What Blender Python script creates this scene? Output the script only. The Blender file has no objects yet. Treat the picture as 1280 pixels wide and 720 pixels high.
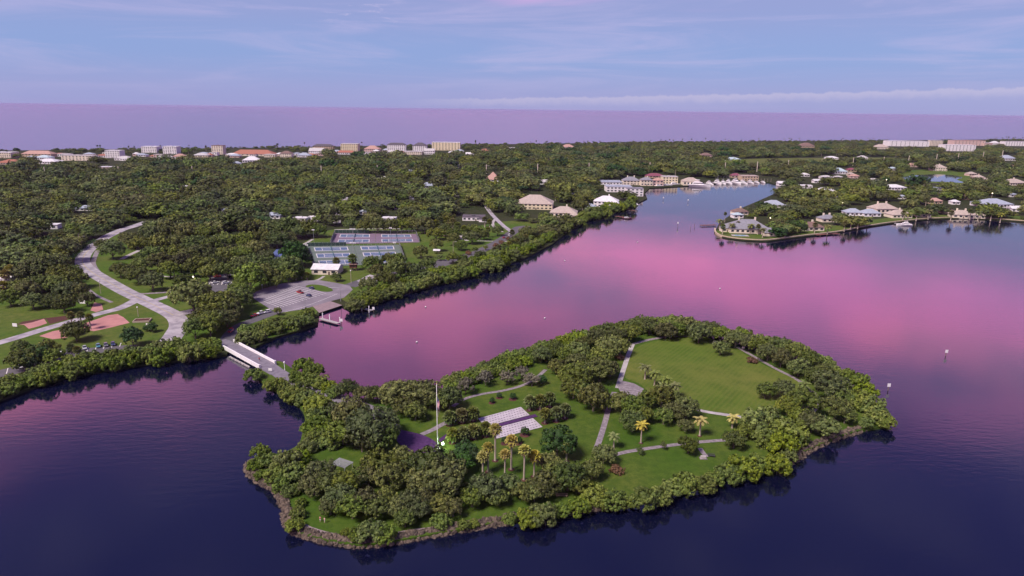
import bpy, bmesh, math, random
import numpy as np
from mathutils import Vector, Matrix
from mathutils.geometry import tessellate_polygon

R = math.radians
SC = bpy.context.scene
COL = SC.collection
random.seed(7)
RNG = np.random.default_rng(11)

# ------------------------------------------------------------------ camera
CAM_H, PITCH, ROLL, FPX = 110.0, 14.67, 0.716, 853.0
cam_d = bpy.data.cameras.new('camera'); cam = bpy.data.objects.new('camera', cam_d); COL.objects.link(cam)
cam_d.sensor_width = 36; cam_d.lens = FPX / 1280 * 36; cam_d.clip_start = 1; cam_d.clip_end = 150000
CAM_R = Matrix.Rotation(R(90 - PITCH), 4, 'X') @ Matrix.Rotation(R(ROLL), 4, 'Z')
cam.matrix_world = Matrix.Translation((0, 0, CAM_H)) @ CAM_R
SC.camera = cam
SC.view_settings.view_transform = 'Standard'; SC.view_settings.look = 'None'
SC.view_settings.gamma = 1.0; SC.view_settings.use_curve_mapping = False
EXPOSURE = 2.1
SC.view_settings.exposure = EXPOSURE
SC.cycles.max_bounces = 5; SC.cycles.diffuse_bounces = 2; SC.cycles.glossy_bounces = 3
SC.cycles.transparent_max_bounces = 4; SC.cycles.volume_bounces = 0
SC.cycles.caustics_reflective = False; SC.cycles.caustics_refractive = False
SC.cycles.use_denoising = True

# ------------------------------------------------------------------ node helper
class NT:
    def __init__(s, tree): s.t = tree; s.n = tree.nodes; s.l = tree.links
    def node(s, ty, **kw):
        nd = s.n.new(ty)
        for k, v in kw.items(): setattr(nd, k, v)
        return nd
    def put(s, sock, v):
        if isinstance(v, bpy.types.NodeSocket): s.l.new(v, sock)
        elif v is not None: sock.default_value = v
    def m(s, op, a, b=None, c=None, clamp=False):
        nd = s.node('ShaderNodeMath', operation=op, use_clamp=clamp)
        s.put(nd.inputs[0], a); s.put(nd.inputs[1], b)
        if c is not None: s.put(nd.inputs[2], c)
        return nd.outputs[0]
    def smooth(s, v, a, b, lo=0.0, hi=1.0):
        nd = s.node('ShaderNodeMapRange', interpolation_type='SMOOTHSTEP')
        s.put(nd.inputs[0], v); s.put(nd.inputs[1], a); s.put(nd.inputs[2], b); s.put(nd.inputs[3], lo); s.put(nd.inputs[4], hi)
        return nd.outputs[0]
    def mix(s, f, a, b, blend='MIX'):
        nd = s.node('ShaderNodeMix', data_type='RGBA', blend_type=blend)
        s.put(nd.inputs[0], f); s.put(nd.inputs[6], rgba(a)); s.put(nd.inputs[7], rgba(b))
        return nd.outputs[2]
    def noise(s, vec, scale, detail=3, rough=0.5, dist=0.0):
        nd = s.node('ShaderNodeTexNoise'); s.put(nd.inputs['Vector'], vec)
        nd.inputs['Scale'].default_value = scale; nd.inputs['Detail'].default_value = detail
        nd.inputs['Roughness'].default_value = rough; nd.inputs['Distortion'].default_value = dist
        return nd.outputs[0]
    def comb(s, x, y, z=0.0):
        nd = s.node('ShaderNodeCombineXYZ'); s.put(nd.inputs[0], x); s.put(nd.inputs[1], y); s.put(nd.inputs[2], z)
        return nd.outputs[0]
def rgba(c): return (*c, 1.0) if isinstance(c, tuple) and len(c) == 3 else c

# ------------------------------------------------------------------ world: dusk sky
SUN_EL, SUN_AZ = 52.0, 228.0      # soft western afterglow behind the camera (compass angle from +Y, clockwise)
K = 2 ** EXPOSURE
def kc(r, g, b): return (r / K, g / K, b / K)
w = bpy.data.worlds.new('World'); SC.world = w; w.use_nodes = True
T = NT(w.node_tree); T.n.clear()
geo = T.node('ShaderNodeTexCoord')
sep = T.node('ShaderNodeSeparateXYZ'); T.l.new(geo.outputs['Generated'], sep.inputs[0])
el = T.m('MULTIPLY', T.m('ARCSINE', sep.outputs[2]), 57.2958)
az = T.m('MULTIPLY', T.m('ARCTAN2', sep.outputs[0], sep.outputs[1]), 57.2958)
ramp = T.node('ShaderNodeValToRGB'); ramp.color_ramp.interpolation = 'EASE'
stops = [(-1, (.36, .31, .60)), (0.6, (.30, .32, .62)), (4, (.235, .325, .64)), (8, (.27, .31, .60)), (14, (.56, .44, .88)), (19, (.36, .28, .68)),
         (25, (.085, .085, .40)), (40, (.045, .06, .32)), (89, (.05, .07, .28))]
for i, (e, c) in enumerate(stops):
    p = (e + 2) / 92
    st = ramp.color_ramp.elements[i] if i < 2 else ramp.color_ramp.elements.new(p)
    st.position = p; st.color = rgba(kc(*c))
T.l.new(T.m('DIVIDE', T.m('ADD', el, 2.0), 92.0), ramp.inputs[0])
base = ramp.outputs[0]
# wide pink cloud deck above the frame, streaked along the horizon
v1 = T.comb(T.m('MULTIPLY', az, 0.030), T.m('MULTIPLY', el, 0.13))
n1 = T.noise(v1, 1.0, 4, 0.55, 0.6)
v2 = T.comb(T.m('MULTIPLY', az, 0.060), T.m('MULTIPLY', el, 0.19), 3.0)
n2 = T.noise(v2, 1.0, 5, 0.6, 0.3)
ew = T.m('ADD', el, T.m('MULTIPLY', T.m('SUBTRACT', n1, 0.5), 9.0))
deck = T.m('MULTIPLY', T.smooth(ew, 7.6, 12.0), T.smooth(T.m('ADD', ew, T.m('MULTIPLY', T.m('MAXIMUM', az, 0.0), 0.085)), 27.5, 18.5))
deck = T.m('MULTIPLY', deck, T.smooth(n2, 0.34, 0.60, 0.10, 1.0))
pinkc = T.mix(T.smooth(n1, 0.35, 0.65), kc(1.95, .50, 1.32), kc(2.35, .66, 1.08))
sky = T.mix(deck, base, pinkc)
# faint cirrus in the visible strip
v3 = T.comb(T.m('MULTIPLY', az, 0.06), T.m('MULTIPLY', el, 0.55), 9.0)
n3 = T.noise(v3, 1.0, 6, 0.62, 0.8)
cir = T.m('MULTIPLY', T.smooth(n3, 0.42, 0.72), T.smooth(el, 1.0, 4.0, 0.18, 0.5))
sky = T.mix(cir, sky, kc(.47, .42, .70))
# a few bright wisps high on the left
v4 = T.comb(T.m('MULTIPLY', az, 0.35), T.m('MULTIPLY', el, 1.7), 1.7)
n4 = T.noise(v4, 1.0, 6, 0.7, 0.5)
wx = T.m('MULTIPLY', T.smooth(T.m('ABSOLUTE', T.m('ADD', az, 12.0)), 4.0, 0.6), T.smooth(T.m('ABSOLUTE', T.m('SUBTRACT', el, 7.3)), 1.8, 0.3))
sky = T.mix(T.m('MULTIPLY', wx, T.smooth(n4, 0.50, 0.72, 0, .75)), sky, kc(.62, .52, .76))
# low cumulus bank over the sea, on the right two thirds
v5 = T.comb(T.m('MULTIPLY', az, 0.8), T.m('MULTIPLY', el, 0.8), 5.0)
n5 = T.noise(v5, 1.0, 6, 0.7)
top = T.m('ADD', T.m('ADD', 0.55, T.m('MULTIPLY', az, 0.026)), T.m('MULTIPLY', n5, 0.75))
bank = T.smooth(T.m('SUBTRACT', top, el), -0.03, 0.14)
bank = T.m('MULTIPLY', bank, T.smooth(T.m('SUBTRACT', el, top), -0.85, -0.12, 0.12, 1.0))
bank = T.m('MULTIPLY', bank, T.smooth(az, -11.0, 0.0))
bank = T.m('MULTIPLY', bank, T.smooth(T.m('ABSOLUTE', az), 75.0, 50.0))
sky = T.mix(T.m('MULTIPLY', bank, 0.62), sky, kc(.50, .46, .68))
nis = T.node('ShaderNodeTexSky', sky_type='NISHITA'); nis.sun_disc = False
nis.sun_elevation = R(SUN_EL); nis.sun_rotation = R(SUN_AZ)
bg1 = T.node('ShaderNodeBackground'); T.l.new(nis.outputs[0], bg1.inputs[0]); bg1.inputs[1].default_value = 0.003
bg2 = T.node('ShaderNodeBackground'); T.l.new(sky, bg2.inputs[0]); bg2.inputs[1].default_value = 1.0
ad = T.node('ShaderNodeAddShader'); T.l.new(bg1.outputs[0], ad.inputs[0]); T.l.new(bg2.outputs[0], ad.inputs[1])
wo = T.node('ShaderNodeOutputWorld'); T.l.new(ad.outputs[0], wo.inputs[0])

sd = bpy.data.lights.new('sun', 'SUN'); sd.energy = 1.25; sd.angle = R(18); sd.color = (1.0, .88, .80)
so = bpy.data.objects.new('sun', sd); COL.objects.link(so)
_d = Vector((math.sin(R(SUN_AZ)) * math.cos(R(SUN_EL)), math.cos(R(SUN_AZ)) * math.cos(R(SUN_EL)), math.sin(R(SUN_EL))))
so.rotation_euler = _d.to_track_quat('Z', 'Y').to_euler(); so.location = (0, 0, 400)

# ------------------------------------------------------------------ projection between the photo's pixels and the ground
CR3 = CAM_R.to_3x3(); CRI = CR3.inverted()
def G(px, py, z=1.0):
    v = CR3 @ Vector(((px - 640) / FPX, -(py - 360) / FPX, -1.0))
    t = (z - CAM_H) / v.z
    return Vector((v.x * t, v.y * t, z))
def P(p):
    c = CRI @ (Vector(p) - Vector((0, 0, CAM_H)))
    return 640 + FPX * c.x / -c.z, 360 - FPX * c.y / -c.z
def ppm(p):
    c = CRI @ (Vector(p) - Vector((0, 0, CAM_H)))
    return FPX / -c.z
def Pn(a):           # numpy version, (n,3) -> px, py, depth
    M = np.array(CRI); c = (a - np.array((0, 0, CAM_H))) @ M.T
    return 640 + FPX * c[:, 0] / -c[:, 2], 360 - FPX * c[:, 1] / -c[:, 2], -c[:, 2]
def inside(poly, x, y):
    x = np.atleast_1d(x); y = np.atleast_1d(y); r = np.zeros(len(x), bool); n = len(poly)
    for i in range(n):
        x0, y0 = poly[i]; x1, y1 = poly[(i + 1) % n]
        c = (y0 > y) != (y1 > y)
        with np.errstate(divide='ignore', invalid='ignore'):
            r ^= c & (x < (x1 - x0) * (y - y0) / (y1 - y0 + 1e-12) + x0)
    return r

# ------------------------------------------------------------------ materials
MATS = {}
def mat(name, col, col2=None, scale=0.5, rough=0.85, bump=0.0, bscale=3.0, detail=4, metal=0.0, spec=0.3, emit=None, coord='Object'):
    if name in MATS: return MATS[name]
    m = bpy.data.materials.new(name); m.use_nodes = True; t = NT(m.node_tree)
    b = t.n['Principled BSDF']; b.inputs['Roughness'].default_value = rough
    b.inputs['Metallic'].default_value = metal; b.inputs['Specular IOR Level'].default_value = spec
    tc = t.node('ShaderNodeTexCoord').outputs[coord]
    if col2 is None: col2 = tuple(c * 0.82 for c in col)
    f = t.smooth(t.noise(tc, scale, detail, 0.6), 0.32, 0.68)
    t.l.new(t.mix(f, col, col2), b.inputs['Base Color'])
    if bump:
        bp = t.node('ShaderNodeBump'); bp.inputs['Strength'].default_value = bump; bp.inputs['Distance'].default_value = 0.1
        t.l.new(t.noise(tc, bscale, 3), bp.inputs['Height']); t.l.new(bp.outputs[0], b.inputs['Normal'])
    if emit:
        b.inputs['Emission Color'].default_value = rgba(emit[0]); b.inputs['Emission Strength'].default_value = emit[1]
    MATS[name] = m; return m
def leafmat(name, ca, cb, hue=0.03, val=0.35):
    m = bpy.data.materials.new(name); m.use_nodes = True; t = NT(m.node_tree); b = t.n['Principled BSDF']
    b.inputs['Roughness'].default_value = 0.6; b.inputs['Specular IOR Level'].default_value = 0.25
    a = t.node('ShaderNodeAttribute', attribute_name='tone')
    c = t.mix(a.outputs['Fac'], ca, cb)
    oi = t.node('ShaderNodeObjectInfo'); rd = oi.outputs['Random']
    rd2 = t.m('FRACT', t.m('MULTIPLY', rd, 17.31))
    h = t.node('ShaderNodeHueSaturation'); t.l.new(c, h.inputs['Color'])
    t.l.new(t.m('ADD', 0.5, t.m('MULTIPLY', t.m('SUBTRACT', rd, 0.36), 2 * hue)), h.inputs['Hue'])
    t.l.new(t.m('ADD', 1 - val, t.m('MULTIPLY', rd2, 2 * val)), h.inputs['Value'])
    t.l.new(t.m('ADD', 0.86, t.m('MULTIPLY', t.m('FRACT', t.m('MULTIPLY', rd, 5.7)), 0.30)), h.inputs['Saturation'])
    t.l.new(h.outputs[0], b.inputs['Base Color'])
    tr = t.node('ShaderNodeBsdfTranslucent'); t.l.new(h.outputs[0], tr.inputs[0])
    mx = t.node('ShaderNodeMixShader'); mx.inputs[0].default_value = 0.06
    t.l.new(b.outputs[0], mx.inputs[1]); t.l.new(tr.outputs[0], mx.inputs[2])
    t.l.new(mx.outputs[0], t.n['Material Output'].inputs[0])
    MATS[name] = m; return m
def grassmat(name, ca, cb, cc, s1=0.03, s2=0.35, stripe=0.0):
    m = bpy.data.materials.new(name); m.use_nodes = True; t = NT(m.node_tree); b = t.n['Principled BSDF']
    b.inputs['Roughness'].default_value = 0.95; b.inputs['Specular IOR Level'].default_value = 0.1
    tc = t.node('ShaderNodeTexCoord').outputs['Object']
    f1 = t.smooth(t.noise(tc, s1, 5, 0.6), 0.3, 0.7); f2 = t.smooth(t.noise(tc, s2, 5, 0.7), 0.35, 0.7)
    c = t.mix(f1, ca, cb); c = t.mix(t.m('MULTIPLY', f2, 0.7), c, cc)
    if stripe:
        wv = t.node('ShaderNodeTexWave'); wv.inputs['Scale'].default_value = 0.16; wv.inputs['Distortion'].default_value = 0.6
        mp = t.node('ShaderNodeMapping'); mp.inputs['Rotation'].default_value = (0, 0, R(35)); t.l.new(tc, mp.inputs[0]); t.l.new(mp.outputs[0], wv.inputs[0])
        c = t.mix(t.m('MULTIPLY', wv.outputs['Fac'], stripe), c, cb)
    f3 = t.noise(tc, 2.5, 4, 0.7)
    c = t.mix(t.smooth(f3, 0.3, 0.75, 0.0, 0.5), c, tuple(x * 0.55 for x in ca))
    t.l.new(c, b.inputs['Base Color'])
    bp = t.node('ShaderNodeBump'); bp.inputs['Strength'].default_value = 0.5; bp.inputs['Distance'].default_value = 0.25
    t.l.new(t.noise(tc, 1.8, 4, 0.7), bp.inputs['Height']); t.l.new(bp.outputs[0], b.inputs['Normal'])
    MATS[name] = m; return m

OAK = leafmat('oak_leaf', (.026, .040, .009), (.180, .205, .046), 0.028, 0.40)
LUSH = leafmat('lush_leaf', (.020, .045, .012), (.050, .100, .020), 0.015, 0.25)
MANG = leafmat('mangrove_leaf', (.045, .076, .012), (.205, .255, .042), 0.014, 0.22)
GREY = leafmat('grey_leaf', (.080, .080, .055), (.190, .180, .125), 0.02, 0.2)
PALM = leafmat('palm_leaf', (.065, .085, .020), (.220, .225, .060), 0.03, 0.25)
PALMY = leafmat('bright_palm_leaf', (.150, .150, .030), (.420, .370, .100), 0.02, 0.2)
SKIRT = mat('dead_frond', (.60, .45, .27), (.42, .30, .17), 2.0)
BARK = mat('bark', (.17, .14, .11), (.09, .075, .06), 1.5, bump=.4)
PTRUNK = mat('palm_trunk', (.40, .34, .27), (.28, .235, .19), 1.5, bump=.3)
REDLEAF = leafmat('red_leaf', (.10, .05, .035), (.20, .11, .06), 0.01, 0.2)
LAWN = grassmat('lawn_grass', (.052, .108, .011), (.108, .135, .024), (.032, .072, .009))
FIELD = grassmat('field_grass', (.078, .138, .016), (.150, .160, .036), (.056, .100, .013), 0.02, 0.12, 0.35)
UNDER = grassmat('woodland_floor', (.030, .042, .014), (.050, .052, .022), (.022, .028, .012))
PGRASS = grassmat('park_grass', (.066, .128, .015), (.130, .142, .034), (.042, .084, .012))
DRY = grassmat('dry_grass', (.095, .125, .025), (.125, .120, .040), (.070, .105, .018))
LOTM = mat('lot_asphalt', (.225, .20, .225), (.165, .148, .17), 0.12, .9)
ASPH = mat('asphalt', (.115, .108, .118), (.085, .080, .090), 0.25, .9, bump=.15)
PALEASPH = mat('pale_asphalt', (.40, .37, .39), (.23, .21, .235), 0.22, .9, bump=.2)
CONC = mat('concrete', (.42, .39, .38), (.31, .285, .28), 0.4, .9, bump=.1)
PAVER = mat('grey_paver', (.27, .235, .25), (.16, .135, .15), 0.8, .9, bump=.2)
PURPLE = mat('purple_paver', (.075, .028, .105), (.042, .014, .066), 0.9, .8, bump=.2)
DECKP = mat('bridge_deck', (.20, .18, .215), (.15, .135, .165), 0.5, .9)
PINKSAND = mat('pink_sand', (.44, .215, .195), (.36, .17, .16), 0.15, .95, bump=.1)
MULCH = mat('red_mulch', (.095, .035, .028), (.055, .022, .02), 2.0, .95, bump=.5)
WHITEP = mat('white_paint', (.80, .79, .78), (.70, .69, .69), 0.6, .5)
ROADP = mat('road_paint', (.72, .70, .68), (.55, .53, .52), 1.2, .7)
PLAZAW = mat('plaza_pale', (.47, .43, .46), (.38, .345, .375), 0.3, .8)
DARKM = mat('dark_metal', (.05, .05, .055), None, 1, .5)
STEEL = mat('galvanised_steel', (.42, .43, .44), (.33, .34, .35), 2, .45, metal=.4)
CPOLE = mat('concrete_pole', (.48, .40, .32), (.38, .32, .26), 1, .9)
WOOD = mat('weathered_wood', (.20, .155, .125), (.12, .092, .075), 1.2, .9, bump=.3)
WOODR = mat('reddish_wood', (.20, .08, .06), (.12, .05, .04), 1.2, .9)
GLASS = mat('window_glass', (.035, .042, .055), (.02, .025, .035), 2, .12, spec=.6)
RUBBER = mat('rubber', (.02, .02, .02), None, 1, .8)
ROCK = mat('riprap_rock', (.150, .115, .085), (.040, .031, .026), 0.9, .9, bump=.6, bscale=2)
SEAW = mat('seawall_concrete', (.52, .42, .30), (.40, .32, .23), 0.4, .9)
GREENW = mat('windscreen_green', (.018, .055, .040), None, 1, .8)
SKIN = mat('skin', (.52, .33, .25), None, 3, .6)

def watermat(name, body, rough, sc, st, ior):
    m = bpy.data.materials.new(name); m.use_nodes = True; t = NT(m.node_tree); b = t.n['Principled BSDF']
    b.inputs['Base Color'].default_value = rgba(body); b.inputs['Roughness'].default_value = rough
    b.inputs['IOR'].default_value = ior; b.inputs['Specular IOR Level'].default_value = 0.5
    tc = t.node('ShaderNodeTexCoord').outputs['Object']
    mp = t.node('ShaderNodeMapping'); mp.inputs['Rotation'].default_value = (0, 0, R(-28)); mp.inputs['Scale'].default_value = (.35, 1, 1)
    t.l.new(tc, mp.inputs[0])
    n1 = t.noise(mp.outputs[0], sc, 4, 0.6); n2 = t.noise(tc, 0.012, 3, 0.5)
    h = t.m('MULTIPLY', n1, t.smooth(n2, 0.3, 0.7, 0.35, 1.0))
    bp = t.node('ShaderNodeBump'); bp.inputs['Strength'].default_value = st; bp.inputs['Distance'].default_value = 0.3
    t.l.new(h, bp.inputs['Height']); t.l.new(bp.outputs[0], b.inputs['Normal'])
    MATS[name] = m; return m
WATER = watermat('lagoon_water', (.003, .004, .018), .07, 0.5, 0.20, 1.58)
OCEAN = watermat('ocean_water', (.05, .055, .13), .20, 0.05, 0.10, 1.8)
PONDW = watermat('pond_water', (.02, .03, .06), .05, 0.4, 0.03, 1.8)

# ------------------------------------------------------------------ mesh helpers
def tag(o, label=None, cat=None, group=None, kind=None):
    if label: o['label'] = label
    if cat: o['category'] = cat
    if group: o['group'] = group
    if kind: o['kind'] = kind
    return o
def link(name, me, parent=None, loc=None, rz=None, scale=None):
    o = bpy.data.objects.new(name, me); COL.objects.link(o)
    if parent is not None: o.parent = parent
    if loc is not None: o.location = loc
    if rz is not None: o.rotation_euler = (0, 0, rz)
    if scale is not None: o.scale = scale if hasattr(scale, '__len__') else (scale,) * 3
    return o
def empty(name, loc, rz=0.0, label=None, cat=None, group=None, scale=None):
    o = bpy.data.objects.new(name, None); COL.objects.link(o); o.location = loc; o.rotation_euler = (0, 0, rz)
    o.empty_display_size = 0.5
    if scale is not None: o.scale = scale
    return tag(o, label, cat, group)
class MB:
    def __init__(s): s.v = []; s.f = []
    def add(s, vs, fs):
        k = len(s.v); s.v += [tuple(v) for v in vs]; s.f += [tuple(i + k for i in f) for f in fs]; return s
    def box(s, x0, x1, y0, y1, z0, z1):
        return s.add([(x0, y0, z0), (x1, y0, z0), (x1, y1, z0), (x0, y1, z0), (x0, y0, z1), (x1, y0, z1), (x1, y1, z1), (x0, y1, z1)],
                     [(3, 2, 1, 0), (4, 5, 6, 7), (0, 1, 5, 4), (1, 2, 6, 5), (2, 3, 7, 6), (3, 0, 4, 7)])
    def cbox(s, c, d): return s.box(c[0] - d[0] / 2, c[0] + d[0] / 2, c[1] - d[1] / 2, c[1] + d[1] / 2, c[2] - d[2] / 2, c[2] + d[2] / 2)
    def tube(s, pts, rads, n=8, cap=True):
        k = len(s.v); pts = [Vector(p) for p in pts]
        if not hasattr(rads, '__len__'): rads = [rads] * len(pts)
        for i, p in enumerate(pts):
            d = (pts[min(i + 1, len(pts) - 1)] - pts[max(i - 1, 0)]).normalized()
            a = d.orthogonal().normalized() if abs(d.z) < .95 else Vector((1, 0, 0)); a = (a - d * a.dot(d)).normalized(); b = d.cross(a)
            for j in range(n):
                t = 2 * math.pi * j / n; q = p + (a * math.cos(t) + b * math.sin(t)) * rads[i]; s.v.append(tuple(q))
        for i in range(len(pts) - 1):
            for j in range(n):
                j2 = (j + 1) % n; s.f.append((k + i * n + j, k + i * n + j2, k + (i + 1) * n + j2, k + (i + 1) * n + j))
        if cap:
            s.f.append(tuple(k + j for j in reversed(range(n)))); e = k + (len(pts) - 1) * n; s.f.append(tuple(e + j for j in range(n)))
        return s
    def loft(s, rings, cap=True):
        k = len(s.v); n = len(rings[0])
        for r in rings: s.v += [tuple(p) for p in r]
        for i in range(len(rings) - 1):
            for j in range(n):
                j2 = (j + 1) % n; s.f.append((k + i * n + j, k + i * n + j2, k + (i + 1) * n + j2, k + (i + 1) * n + j))
        if cap:
            s.f.append(tuple(k + j for j in reversed(range(n)))); e = k + (len(rings) - 1) * n; s.f.append(tuple(e + j for j in range(n)))
        return s
    def mesh(s, name, m, smooth=False):
        me = bpy.data.meshes.new(name); me.from_pydata(s.v, [], s.f); me.update()
        if m: me.materials.append(m)
        if smooth: me.polygons.foreach_set('use_smooth', [True] * len(me.polygons))
        return me
    def build(s, name, m, parent=None, loc=None, rz=None, smooth=False, kind=None):
        o = link(name, s.mesh(name, m, smooth), parent, loc, rz)
        if kind: o['kind'] = kind
        return o
def poly_mesh(name, pts, z, m, skirt=0.0):
    vs = [Vector((p[0], p[1], z)) for p in pts]
    tri = tessellate_polygon([[Vector((p.x, p.y, 0)) for p in vs]])
    n = len(vs); fs = []
    for t in tri:
        a, b, c = (vs[i] for i in t)
        fs.append(t if (b - a).cross(c - a).z > 0 else (t[0], t[2], t[1]))
    v = [tuple(p) for p in vs]
    if skirt:
        v += [(p.x, p.y, z - skirt) for p in vs]
        area = sum(vs[i].x * vs[(i + 1) % n].y - vs[(i + 1) % n].x * vs[i].y for i in range(n))
        for i in range(n):
            j = (i + 1) % n; fs.append((i, i + n, j + n, j) if area > 0 else (i, j, j + n, i + n))
    me = bpy.data.meshes.new(name); me.from_pydata(v, [], [tuple(f) for f in fs]); me.update(); me.materials.append(m)
    return me
def catmull(pts, n=6, closed=False):
    out = []; N = len(pts)
    rng = range(N) if closed else range(N - 1)
    for i in rng:
        p0 = pts[(i - 1) % N] if closed or i > 0 else pts[0]; p1 = pts[i]; p2 = pts[(i + 1) % N]; p3 = pts[(i + 2) % N] if closed or i + 2 < N else pts[-1]
        for k in range(n):
            t = k / n; t2 = t * t; t3 = t2 * t
            out.append(tuple(.5 * (2 * b + (c - a) * t + (2 * a - 5 * b + 4 * c - d) * t2 + (3 * b - a - 3 * c + d) * t3) for a, b, c, d in zip(p0, p1, p2, p3)))
    if not closed: out.append(tuple(pts[-1]))
    return out
def sheet(name, pxs, z, m, kind='structure', smooth=0, skirt=0.0, label=None):
    if smooth: pxs = catmull(pxs, smooth, True)
    o = link(name, poly_mesh(name, [G(x, y, z) for x, y in pxs], z, m, skirt)); o['kind'] = kind
    if label: o['label'] = label
    return o
def strip_pts(pxs, wid, z, n=5):
    c = [G(x, y, z) for x, y in pxs]
    c = [Vector(p) for p in catmull([tuple(p) for p in c], n)]
    L, Rr = [], []
    for i, p in enumerate(c):
        d = c[min(i + 1, len(c) - 1)] - c[max(i - 1, 0)]; d.z = 0; d.normalize(); q = Vector((-d.y, d.x, 0)) * wid / 2
        L.append(p + q); Rr.append(p - q)
    return c, L, Rr
def strip(name, pxs, wid, z, m, n=5, label=None, thick=0.0):
    c, L, Rr = strip_pts(pxs, wid, z, n); k = len(L)
    v = [tuple(p) for p in L] + [tuple(p) for p in Rr]; f = [(i, k + i, k + i + 1, i + 1) for i in range(k - 1)]
    me = bpy.data.meshes.new(name); me.from_pydata(v, [], f); me.update(); me.materials.append(m)
    o = link(name, me); o['kind'] = 'structure'
    if label: o['label'] = label
    return o

# ------------------------------------------------------------------ the setting: water, land
def rect(name, x0, x1, y0, y1, z, m, nx=1, ny=1):
    v = [(x0 + (x1 - x0) * i / nx, y0 + (y1 - y0) * j / ny, z) for j in range(ny + 1) for i in range(nx + 1)]
    f = [(j * (nx + 1) + i, j * (nx + 1) + i + 1, (j + 1) * (nx + 1) + i + 1, (j + 1) * (nx + 1) + i) for j in range(ny) for i in range(nx)]
    me = bpy.data.meshes.new(name); me.from_pydata(v, [], f); me.update(); me.materials.append(m)
    o = link(name, me); o['kind'] = 'structure'; return o
coast_px = [(-420, 194), (-100, 189), (60, 187.5), (200, 186), (330, 184.5), (480, 182), (640, 180), (800, 178), (960, 176.5), (1110, 175.5), (1280, 174), (1500, 171.5), (1750, 169.5)]
coast = [G(x, y, 0) for x, y in coast_px]
wat = rect('lagoon', -3500, 3500, -600, 1150, 0, WATER)
ov = [(-22000, coast[0].y - 300, 0)] + [(p.x, p.y - 60, 0) for p in coast] + [(22000, coast[-1].y - 300, 0), (66000, 70000, 0), (-66000, 70000, 0)]
oc = link('ocean', poly_mesh('ocean', ov, -0.02, OCEAN)); oc['kind'] = 'structure'

GZ = 1.0
shore = [(-420, 640), (-160, 548), (-60, 520), (0, 499), (40, 484), (90, 469), (150, 459), (200, 452), (255, 447), (283, 443), (290, 432), (299, 427), (320, 433),
         (345, 421), (370, 414), (397, 405), (399, 391), (427, 381), (440, 388), (470, 378), (500, 368), (540, 357), (580, 347), (620, 334), (655, 323), (690, 305),
         (712, 288), (735, 276), (760, 269), (785, 261), (797, 254), (809, 248), (806, 241), (812, 235), (850, 233), (880, 231), (905, 228.6), (925, 228.2), (950, 227.6), (962, 228.2),
         (978, 233), (974, 238), (966, 243), (948, 251), (922, 262), (899, 279), (893, 290), (905, 296.5), (930, 300), (960, 301), (1000, 296), (1050, 290), (1080, 284),
         (1120, 278), (1160, 274), (1200, 272.5), (1240, 274), (1280, 277), (1340, 281), (1480, 288), (1800, 300)]
land = [G(x, y, GZ) for x, y in shore] + [Vector((3400, 900, GZ)), Vector((4800, coast[-1].y - 30, GZ))] + [Vector((p.x, p.y - 20, GZ)) for p in reversed(coast)] + [Vector((-3400, coast[0].y - 40, GZ)), Vector((-3000, 380, GZ))]
mainland_px = [P(p) for p in land]
tr = link('terrain', poly_mesh('terrain', land, GZ, UNDER, 3.0)); tr['kind'] = 'structure'

isl = [(326, 461), (322, 470), (332, 480), (352, 492), (372, 505), (381, 520), (378, 540), (372, 556), (352, 566), (330, 568), (316, 576), (313, 590), (330, 603), (349, 614), (357, 632), (361, 652), (372, 664),
       (392, 671), (420, 677), (450, 681), (480, 678), (510, 673), (560, 664), (600, 657), (640, 648), (700, 639), (760, 630), (800, 624), (850, 611), (900, 598), (950, 587), (982, 577), (1010, 562),
       (1040, 549), (1070, 539), (1095, 534), (1112, 530), (1110, 512), (1088, 499), (1055, 480), (1010, 459), (960, 443), (920, 432), (880, 421), (840, 416), (800, 415), (740, 424), (700, 437), (650, 454),
       (600, 472), (550, 490), (500, 498), (455, 498), (430, 494), (405, 489), (388, 480), (372, 466), (352, 452), (341, 453)]
isl_w = catmull(isl, 4, True)
io = link('island_ground', poly_mesh('island_ground', [G(x, y, GZ) for x, y in isl_w], GZ, LAWN, 3.0)); io['kind'] = 'structure'
sheet('playing_field', [(786, 446), (800, 432), (832, 424), (880, 421), (925, 440), (962, 460), (1000, 477), (985, 498), (952, 519), (900, 515), (850, 506), (815, 492), (800, 480), (780, 470)], GZ + .03, FIELD, smooth=4)
# park lawns on the mainland
sheet('park_lawn', [(-60, 470), (-40, 385), (20, 372), (75, 385), (84, 334), (98, 315), (135, 294), (150, 292), (165, 310), (225, 338), (262, 338), (330, 330), (380, 303), (420, 286), (520, 286), (560, 288), (606, 281),
                    (640, 276), (672, 280), (668, 300), (640, 318), (600, 334), (540, 346), (480, 364), (440, 378), (420, 372), (400, 386), (380, 408), (320, 426), (290, 424), (270, 438), (200, 444), (100, 458), (0, 486)], GZ + .03, PGRASS, smooth=3)
sheet('fairway', [(890, 205), (930, 199), (1010, 197.5), (1110, 197), (1150, 199), (1110, 204), (1000, 205.5), (930, 208)], GZ + .05, DRY, smooth=3)
sheet('pond', [(1122, 223), (1140, 219.5), (1165, 218), (1190, 219), (1203, 222), (1196, 224.5), (1206, 228.5), (1185, 227.5), (1150, 226)], GZ + .08, PONDW, smooth=3)
sheet('pond', [(1025, 205), (1036, 202), (1042, 202.5), (1040, 205.5)], GZ + .08, PONDW, smooth=3)
sheet('pond_bank', [(1118, 219), (1140, 213), (1180, 212), (1215, 217), (1218, 226), (1206, 230), (1150, 228), (1118, 225)], GZ + .05, PGRASS, smooth=3)

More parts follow.
